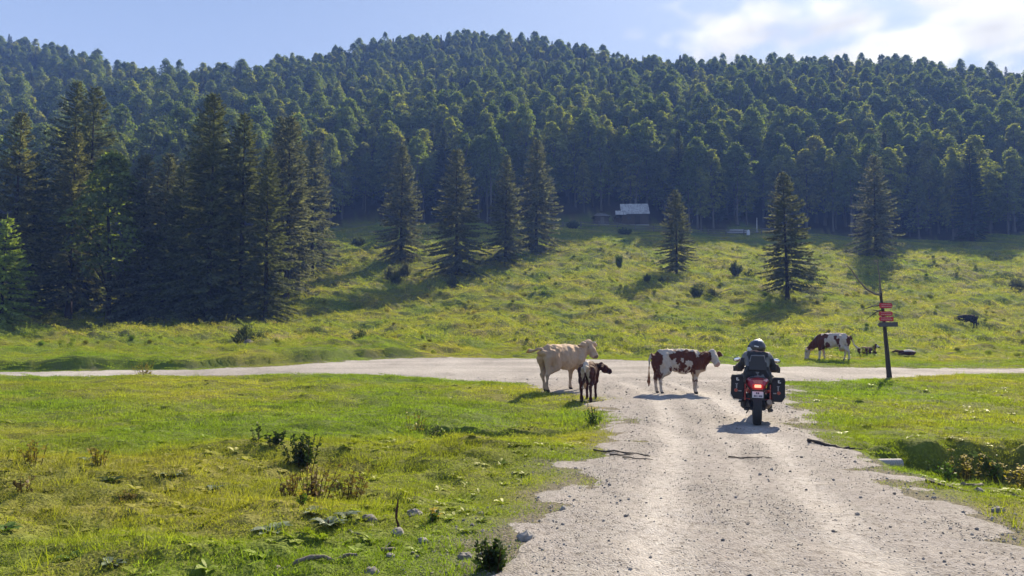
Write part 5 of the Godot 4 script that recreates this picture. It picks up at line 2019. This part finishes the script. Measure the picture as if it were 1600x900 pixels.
func sow(called: String, meshes: Array, m: Material, zones: Array, label: String, category: String, fit: Callable) -> void:
	# zones: [d0, d1, spacing factor, scale]; spots on a jittered grid
	var r := RandomNumberGenerator.new()
	r.seed = hash(called)
	var where := []
	var tint := []
	for k in meshes.size():
		where.append([]); tint.append(PackedColorArray())
	for z in zones:
		var d: float = z[0]
		while d < z[1]:
			var half := 0.72 * d + 2.0
			var x := -half
			while x < half:
				var px: float = x + r.randf_range(-0.5, 0.5) * z[2]
				var pd: float = d + r.randf_range(-0.5, 0.5) * z[2]
				x += z[2]
				var sd := road_sd(px, pd)
				var s: float = fit.call(px, pd, sd, r)
				if s <= 0.0: continue
				var k := r.randi() % meshes.size()
				var hgt := gh(px, pd, sd)
				var gx := (gh(px + 0.3, pd, sd) - hgt) / 0.3
				var gd := (gh(px, pd + 0.3, sd) - hgt) / 0.3
				var up := Vector3(-gx, 1.0, gd).normalized()
				var b := Basis(Quaternion(Vector3.UP, up)) * Basis(Vector3.UP, r.randf() * TAU)
				where[k].append(Transform3D(b.scaled_local(Vector3(z[3], z[3] * s, z[3])), Vector3(px, hgt, -pd)))
				tint[k].append(grass_tint(px, pd, r))
			d += z[2]
	var root := Node3D.new()
	root.name = called
	add_child(root)
	tag(root, label, category, "", "stuff")
	for k in meshes.size():
		if where[k].size() > 0:
			scatter("tufts", meshes[k], m, where[k], tint[k], root).set_meta("kind", "stuff")


func build_grass() -> void:
	var near := []
	var mid := []
	var far := []
	for k in 3:
		near.append(blade_patch(500 + k, 0.30, 250, 0.02, 0.055, 0.0042, 0.8))
		mid.append(blade_patch(510 + k, 0.48, 200, 0.03, 0.075, 0.009, 0.75))
		far.append(blade_patch(520 + k, 0.95, 170, 0.06, 0.16, 0.024, 0.75))
	var edge := func(px: float, pd: float, sd: float, r: RandomNumberGenerator) -> float:
		var e := n_edge.get_noise_2d(px, pd)
		if sd + e * 0.85 > -0.12 + r.randf_range(-0.3, 0.12): return 0.0
		if pd > 10.0 and pd < 13.0 and px > 5.0 and ditches(px, pd) < -0.5 and e > 0.0: return 0.0
		return 0.45 + 1.5 * maxf(0.0, n_hum.get_noise_2d(px * 2.0, pd * 2.0) + 0.1) + 0.55 * r.randf() * r.randf()
	sow("near_grass", near, M.blades, [[3.2, 15.0, 0.2, 1.0]], "short grazed green grass of the near pasture", "grass", edge)
	sow("middle_grass", mid, M.blades, [[15.0, 48.0, 0.36, 1.0]], "grazed grass on both sides of the crossing track", "grass", edge)
	var wild := func(px: float, pd: float, sd: float, r: RandomNumberGenerator) -> float:
		if sd > -0.3 or pd > forest_edge(px): return 0.0
		return 0.55 + 1.3 * absf(n_hum.get_noise_2d(px * 1.3, pd * 1.3)) * r.randf() + 0.3 * r.randf()
	sow("slope_grass", far, M.blades, [[48.0, 90.0, 0.75, 1.0], [90.0, 156.0, 1.15, 1.5]], "rough yellow green grass on the rising slope", "grass", wild)
	# dark low tussocks of the slope
	var tus := [bush_meshes(540, Color(0.6, 0.75, 0.6))[1], bush_meshes(541, Color(0.7, 0.7, 0.55))[1]]
	var tu := func(px: float, pd: float, sd: float, r: RandomNumberGenerator) -> float:
		if sd > -1.5 or pd > forest_edge(px): return 0.0
		var m := n_hum.get_noise_2d(px * 0.9 + 300.0, pd * 0.9) + 0.5 * n_tone.get_noise_2d(px * 2.0 + 50.0, pd * 2.0)
		if m < 0.16 or r.randf() > 0.5: return 0.0
		return r.randf_range(0.5, 1.1)
	sow("slope_herbs", tus, M.needles, [[42.0, 75.0, 0.8, 0.28], [75.0, 128.0, 1.1, 0.42]], "dark low herb tussocks dotted over the slope", "herbs", tu)
	var ro := [leaf_cluster(550, 7, 0.035, 0.075), leaf_cluster(551, 9, 0.04, 0.095), leaf_cluster(552, 6, 0.05, 0.12)]
	var rf := func(px: float, pd: float, sd: float, r: RandomNumberGenerator) -> float:
		if sd > -0.4 or n_edge.get_noise_2d(px * 0.7 + 70.0, pd * 0.7) < -0.05 or r.randf() > 0.6: return 0.0
		return r.randf_range(0.6, 1.2)
	sow("pasture_herbs", ro, M.herbs, [[3.6, 13.0, 0.2, 1.0], [13.0, 26.0, 0.5, 1.3]], "small broad leaved herbs mixed into the near grass", "herbs", rf)
	var tall := [blade_patch(560, 0.1, 16, 0.12, 0.32, 0.004, 0.3), blade_patch(561, 0.12, 22, 0.1, 0.26, 0.005, 0.4)]
	var tf := func(px: float, pd: float, sd: float, r: RandomNumberGenerator) -> float:
		if sd > -0.25: return 0.0
		var mound := exp(-pow((px + 6.2) / 2.6, 2.0) - pow((pd - 8.6) / 1.5, 2.0))
		if r.randf() > 0.05 + 0.5 * mound + 0.16 * smoothstep(0.15, 0.4, n_edge.get_noise_2d(px * 0.5 - 30.0, pd * 0.5)): return 0.0
		return r.randf_range(0.5, 1.1)
	sow("tall_grass", tall, M.blades, [[3.8, 18.0, 0.22, 1.0], [18.0, 46.0, 0.6, 1.5]], "taller dry grass tufts on the near pasture", "grass", tf)
	# slender weed stalks beyond the track
	var weed: Array = []
	for k in 2:
		var s := stalk_plant(570 + k, 3, 0.7, 26.0)
		weed.append(s[1])
	var wf := func(px: float, pd: float, sd: float, r: RandomNumberGenerator) -> float:
		if sd > -0.8 or pd < 34.0: return 0.0
		var band := exp(-pow((px - 13.5) / 4.5, 2.0) - pow((pd - 42.0) / 5.0, 2.0))
		if r.randf() > 0.03 + 0.3 * band: return 0.0
		return r.randf_range(0.7, 1.3)
	sow("weed_stalks", weed, M.herbs, [[34.0, 62.0, 0.55, 1.1]], "slender upright weed stalks beyond the crossing track", "weeds", wf)
	# loose stones of the road
	var stones := []
	for k in 3: stones.append(rock_mesh(580 + k))
	var r := RandomNumberGenerator.new()
	r.seed = 581
	var wh := [[], [], []]
	var ti := [PackedColorArray(), PackedColorArray(), PackedColorArray()]
	for k in 52000:
		var d := 3.8 + 24.0 * pow(r.randf(), 1.7)
		var x := r.randf_range(-0.2, 1.0) * (3.0 + d * 0.33)
		var sd := road_sd(x, d)
		if sd < -0.7: continue
		var clump := n_hum.get_noise_2d(x * 3.0, -d * 0.9)
		if r.randf() > (0.3 + 1.3 * maxf(0.0, clump) + (0.4 if sd < 0.3 else 0.0)) * (1.0 - 0.8 * wheel_track(x, d)): continue
		var s := r.randf_range(0.004, 0.011) * (1.0 + 2.4 * pow(r.randf(), 18.0)) * (1.0 + d * 0.03)
		var i := k % 3
		wh[i].append(Transform3D(Basis.from_euler(Vector3(r.randf(), r.randf() * TAU, r.randf())).scaled(Vector3(s, s * 0.8, s)), Vector3(x, gh(x, d, sd) + clampf((sd) * 0.11, 0.0, 0.028) + s * 0.15, -d)))
		ti[i].append(cmul(Color(0.9, 0.88, 0.85), r.randf_range(0.5, 1.25)))
	var root := Node3D.new()
	root.name = "gravel_stones"
	add_child(root)
	tag(root, "loose pale gravel stones on the road", "gravel", "", "stuff")
	for i in 3: scatter("stones", stones[i], M.limestone, wh[i], ti[i], root).set_meta("kind", "stuff")


# ------------------------------------------------------------------ foreground plants, stones, sticks
func tinted(m: StandardMaterial3D, called: String, c: Color) -> StandardMaterial3D:
	var n: StandardMaterial3D = m.duplicate()
	n.resource_name = called
	n.albedo_color = c
	return n


func build_foreground() -> void:
	var leaf_green := tinted(M.herbs, "leaf_green", lin(0.10, 0.165, 0.035))
	var leaf_grey := tinted(M.herbs, "leaf_grey", lin(0.15, 0.185, 0.12))
	leaf_grey.backlight = Color(0.5, 0.55, 0.35)
	var leaf_dark := tinted(M.herbs, "leaf_dark", lin(0.045, 0.07, 0.022))
	var stem_brown := tinted(M.bark, "stem_brown", lin(0.11, 0.065, 0.04))
	var dry_leaf := tinted(M.herbs, "dry_leaf", lin(0.19, 0.135, 0.06))
	var yellow := tinted(M.herbs, "yellow_petal", lin(0.5, 0.37, 0.03))
	var pink := tinted(M.herbs, "pink_petal", lin(0.6, 0.08, 0.35))
	var ochre := tinted(M.herbs, "ochre_leaf", lin(0.30, 0.24, 0.05))
	# big leaved rosettes: x, d, size, material, label
	var ros := [
		[-4.4, 8.6, 1.25, leaf_dark, "large dark leaved burdock plant in the left pasture"],
		[-4.2, 6.55, 1.0, leaf_green, "bright green broad leaf plant at the left edge, near the pink flower"],
		[-6.4, 9.6, 1.0, leaf_grey, "grey leaved plant on the weedy mound at the left edge"],
		[-5.9, 8.7, 1.1, leaf_grey, "pale leaved plant in front of the weedy mound's left end"],
		[-5.2, 9.6, 0.9, leaf_grey, "pale leaved plant on the middle of the weedy mound"],
		[-4.7, 9.9, 0.8, leaf_green, "yellow green leaf plant at the right end of the weedy mound"],
		[-3.9, 9.0, 0.9, leaf_grey, "silvery leaf plant right of the dark burdock"],
		[-3.3, 8.7, 0.8, leaf_grey, "silvery leaf plant between burdock and dry stalks"],
		[-2.05, 6.75, 1.1, leaf_grey, "pale star shaped leaf plant beside the dark hollow"],
		[-1.62, 6.95, 1.15, leaf_grey, "spread of pale leaves at the top of the thin stick"],
		[-1.85, 7.35, 0.9, leaf_grey, "pale leaf plant behind the star shaped one"],
		[-1.5, 7.15, 0.8, leaf_grey, "pale leaf plant behind the spread of pale leaves"],
		[-2.9, 5.75, 0.8, leaf_grey, "small grey leaved plant low in the left foreground"],
		[-3.3, 5.95, 0.9, leaf_green, "broad green leaf plant low in the left foreground"],
		[-0.15, 5.75, 0.7, leaf_green, "small green leaf plant beside the bare gravel patch"],
		[8.0, 13.6, 0.9, leaf_green, "broad green leaf plant on the bank above the right ditch"],
	]
	var rm := [leaf_cluster(600, 9, 0.10, 0.2), leaf_cluster(601, 11, 0.09, 0.19), leaf_cluster(602, 7, 0.12, 0.22)]
	var k := 0
	for s in ros:
		var t := thing("leafy_plant", s[4], "plant", on(s[0], s[1]), k * 1.9, "broad leaved plants in the foreground")
		part("leaves", rm[k % 3], s[3], t)
		var sg := Geo.new()
		sg.tube([Vector3(0, -0.03, 0), Vector3(0, 0.05, 0)], [0.012, 0.008], 5)
		part("stem", sg.commit(), stem_brown, t)
		t.scale = Vector3.ONE * s[2] * 0.75
		k += 1
	# stalky plants: x, d, height, stems, leaves per stem, leaf material, flower, label
	var stk := [
		[-2.75, 10.4, 0.42, 26, 34.0, leaf_dark, null, "dense dark green bush plant in the left pasture"],
		[-2.12, 8.35, 0.42, 24, 8.0, dry_leaf, null, "clump of dry brown stalks, taller one, in the left pasture"],
		[-1.80, 8.6, 0.34, 18, 8.0, dry_leaf, null, "clump of dry brown stalks, shorter one beside the taller"],
		[-2.4, 8.5, 0.26, 12, 8.0, dry_leaf, null, "low clump of brown stalks left of the tall dry clump"],
		[-3.55, 11.0, 0.34, 3, 24.0, leaf_dark, null, "single slim dark weed standing in the smooth turf"],
		[-3.3, 10.9, 0.2, 10, 20.0, leaf_dark, null, "low dark weed patch beside the slim weed"],
		[1.63, 15.6, 0.42, 16, 16.0, leaf_green, yellow, "yellow flowered plant near the calf's shadow"],
		[-1.9, 15.2, 0.5, 8, 8.0, ochre, null, "thin yellowish weed on the left ditch bank"],
		[-1.5, 15.0, 0.35, 14, 16.0, leaf_dark, null, "dark weed hanging over the left ditch"],
		[7.1, 12.25, 0.5, 18, 14.0, ochre, yellow, "orange yellow plant on the dark bank of the right ditch"],
		[6.6, 12.2, 0.4, 12, 18.0, leaf_green, null, "green weed on the dark bank left of the orange plant"],
		[7.6, 12.3, 0.4, 14, 18.0, leaf_green, null, "green weed on the dark bank right of the orange plant"],
		[6.35, 9.7, 0.36, 14, 16.0, ochre, yellow, "yellow flowered weed clump at the near rim of the right ditch"],
		[6.75, 10.0, 0.32, 12, 16.0, leaf_green, null, "green weed clump behind the yellow flowered one"],
		[5.75, 10.4, 0.28, 12, 18.0, leaf_green, null, "low green weeds below the culvert pipe"],
		[-0.72, 7.15, 0.12, 5, 10.0, leaf_green, yellow, "small yellow flowers right of the rusty stake"],
		[-2.0, 7.55, 0.12, 4, 8.0, leaf_green, yellow, "small yellow flowers in front of the dry brown stalks"],
		[-0.12, 5.62, 0.2, 22, 24.0, leaf_dark, null, "dark grass green clump at the corner of the gravel"],
		[-13.0, 27.6, 0.55, 18, 16.0, ochre, null, "weed clump at the near side of the track, left of the bend"],
		[-4.15, 6.1, 0.12, 1, 6.0, leaf_green, pink, "single pink flower at the lower left corner"],
		[-5.6, 9.2, 0.26, 9, 10.0, ochre, null, "yellowing weed stalks on the weedy mound, left clump"],
		[-6.6, 9.0, 0.28, 10, 10.0, ochre, null, "yellowing weed stalks on the weedy mound at the picture edge"],
		[-4.9, 9.3, 0.22, 8, 10.0, ochre, null, "yellowing weed stalks on the weedy mound, right clump"],
		[-3.95, 8.05, 0.16, 5, 8.0, dry_leaf, null, "brown dock stalks in front of the burdock"],
		[-4.9, 7.9, 0.18, 5, 8.0, dry_leaf, null, "brown dock stalks left of the burdock"],
	]
	var q := 0
	for s in stk:
		var t := thing("stalky_plant", s[7], "plant", on(s[0], s[1]), q * 1.3, "wild plants in the foreground")
		var ms := stalk_plant(620 + q, s[3], s[2], s[4], s[6] != null)
		part("stems", ms[0], stem_brown, t)
		part("leaves", ms[1], s[5], t)
		if s[6] != null: part("flowers", ms[2], s[6], t)
		q += 1
	# pale stones
	var rocks := [
		[-1.30, 7.15, 0.20, "pale stone left of the rusty stake"], [-0.92, 7.45, 0.22, "largest pale stone behind the rusty stake"], [-0.72, 7.40, 0.13, "grey stone beside the small yellow flowers"],
		[-0.30, 7.6, 0.10, "small white stone right of the yellow flowers"], [-0.97, 6.72, 0.18, "pale stone in front of the rusty stake"], [-0.72, 6.4, 0.14, "upright grey stone right of the rusty stake's front stone"],
		[-0.36, 5.95, 0.16, "pale stone at the edge of the bare gravel patch"], [-0.22, 6.05, 0.13, "second pale stone at the edge of the bare gravel patch"], [0.12, 6.5, 0.22, "brownish stone on the crumbling road edge"],
		[-0.98, 5.5, 0.17, "grey stone at the bottom edge right of the long branch"], [-0.9, 5.85, 0.1, "flat pale stone in the grass above the bottom edge"], [5.6, 7.55, 0.2, "brown stone in the grass at the lower right road edge"],
		[4.75, 7.7, 0.17, "dark stone on the right road edge"], [1.45, 11.6, 0.14, "small stone on the left road edge near the twigs"], [1.25, 15.0, 0.13, "white stone in the grass below the yellow flowers"],
		[5.35, 9.0, 0.16, "grey stone at the foot of the right road edge"], [0.5, 7.6, 0.14, "dark stone on the left road edge"], [0.85, 6.6, 0.09, "small grey stone lying on the road"], [-3.6, 10.3, 0.07, "tiny pale stone in the smooth left turf"], [-6.9, 21.0, 0.2, "lone pale stone in the left turf near the track"],
		[7.4, 9.3, 0.16, "white stone behind the yellow weed clump"], [3.2, 8.4, 0.07, "small dark stone in the middle of the road"],
	]
	var kk := 0
	for s in rocks:
		var o := part("stone", rock_mesh(700 + kk, 0.4 + 0.4 * fposmod(kk * 0.37, 1.0)), M.limestone, self)
		tag(o, s[3], "stone", "stones in the foreground")
		o.position = on(s[0], s[1], s[2] * 0.04)
		o.rotation.y = kk * 1.1
		o.scale = Vector3(s[2] * 0.72, s[2] * 0.5, s[2] * 0.62)
		kk += 1
	# sticks and branches: points on the ground as [x, d], radius, material, label
	var stick := [
		[[[-1.72, 5.72], [-1.5, 5.66], [-1.25, 5.72], [-1.12, 5.72]], 0.026, M.dead_wood, "thick pale bent branch lying at the bottom left"],
		[[[-1.42, 6.78], [-1.25, 6.55], [-1.12, 6.4]], 0.014, M.dead_wood, "thin pale stick below the spread of pale leaves"],
		[[[-1.0, 6.0], [-0.9, 6.12]], 0.02, M.dead_wood, "short grey stick in the grass below the rusty stake"],
		[[[4.72, 12.4], [4.85, 12.05], [5.0, 11.85], [5.22, 11.75]], 0.036, M.post_wood, "dark half buried log on the right road edge"],
		[[[1.2, 11.6], [1.55, 11.25], [1.95, 11.0]], 0.02, M.post_wood, "dark twig on the left road edge, longer one"],
		[[[1.35, 10.9], [1.7, 11.0]], 0.016, M.post_wood, "dark twig on the left road edge, shorter one"],
		[[[1.5, 10.7], [1.9, 10.6]], 0.012, M.post_wood, "thin dark twig lying on the gravel at left"],
		[[[3.0, 10.9], [3.35, 10.8], [3.6, 10.85]], 0.013, M.post_wood, "thin twig lying across the middle of the road"],
		[[[4.85, 9.2], [5.05, 8.95], [5.2, 8.9]], 0.025, M.post_wood, "dark broken branch at the right road edge"],
		[[[5.4, 9.4], [5.75, 9.6], [5.95, 9.9]], 0.03, M.dead_wood, "pale stick rising at the near rim of the right ditch"],
		[[[5.9, 8.9], [6.2, 9.0], [6.7, 9.3]], 0.03, M.post_wood, "dark branch below the yellow weed clump"],
		[[[5.45, 8.55], [5.85, 8.6]], 0.028, M.dead_wood, "short weathered log in the lower right grass"],
		[[[4.55, 7.0], [4.75, 6.75], [4.9, 6.45]], 0.01, M.post_wood, "thin curved twig on the lower right road edge"],
		[[[-2.5, 12.6], [-1.7, 12.5]], 0.014, M.post_wood, "thin dark stick in the turf below the left ditch"],
	]
	for s in stick:
		var at := on(s[0][0][0], s[0][0][1])
		var t := thing("branch", s[3], "branch", at, 0.0, "sticks and branches on the ground")
		var pts := []
		var rad := []
		var nseg: int = (s[0].size() - 1) * 4
		for i in nseg + 1:
			var f := i / 4.0
			var a0: int = mini(int(f), s[0].size() - 2)
			var x: float = lerpf(s[0][a0][0], s[0][a0 + 1][0], f - a0) + 0.9 * s[1] * sin(i * 1.9 + s[1] * 90.0)
			var d: float = lerpf(s[0][a0][1], s[0][a0 + 1][1], f - a0) + 1.1 * s[1] * sin(i * 1.3 + 1.0)
			pts.append(Vector3(x, gh(x, d) + s[1] * (0.55 + 0.3 * sin(i * 2.3)) + clampf(road_sd(x, d) * 0.11, 0.0, 0.028) + 0.008, -d) - at)
			rad.append(s[1] * (1.0 - 0.55 * i / nseg) * (0.85 + 0.25 * sin(i * 2.7 + s[1] * 50.0)))
		var g := Geo.new()
		g.tube(pts, rad, 7)
		part("wood", g.commit(), s[2], t)
		var tw := Geo.new()
		var m0: Vector3 = (pts[0] + pts[1]) * 0.5
		var dirv: Vector3 = (pts[1] - pts[0]).normalized()
		tw.tube([m0, m0 + dirv * s[1] * 4.0 + dirv.cross(Vector3.UP) * s[1] * 3.0 + Vector3.UP * s[1]], [s[1] * 0.4, s[1] * 0.12], 5)
		part("twig", tw.commit(), s[2], t)
	# culvert pipe
	var cp := thing("culvert_pipe", "short pale concrete culvert pipe end sticking out into the right ditch", "pipe", Vector3(5.72, -0.19, -11.75), deg_to_rad(4.0))
	var pg := Geo.new()
	pg.lathe(Vector3.ZERO, Vector3.RIGHT, [Vector2(0.062, -0.25), Vector2(0.08, -0.25), Vector2(0.08, 0.11), Vector2(0.062, 0.11)], 22, true)
	part("tube", pg.commit(), M.pipe_concrete, cp)
	# rusty stake
	var rs := thing("rusty_stake", "rusty twisted metal stake standing among pale stones", "stake", on(-1.01, 6.95), 0.3)
	var rg := Geo.new()
	rg.tube([Vector3(0.01, -0.1, 0), Vector3(0.008, 0.04, 0), Vector3(-0.012, 0.1, 0), Vector3(-0.008, 0.17, 0.005), Vector3(0.002, 0.235, 0), Vector3(0.004, 0.265, 0)], [0.021, 0.022, 0.018, 0.022, 0.015, 0.006], 6, 0.5)
	part("bar", rg.commit(), M.rust, rs)
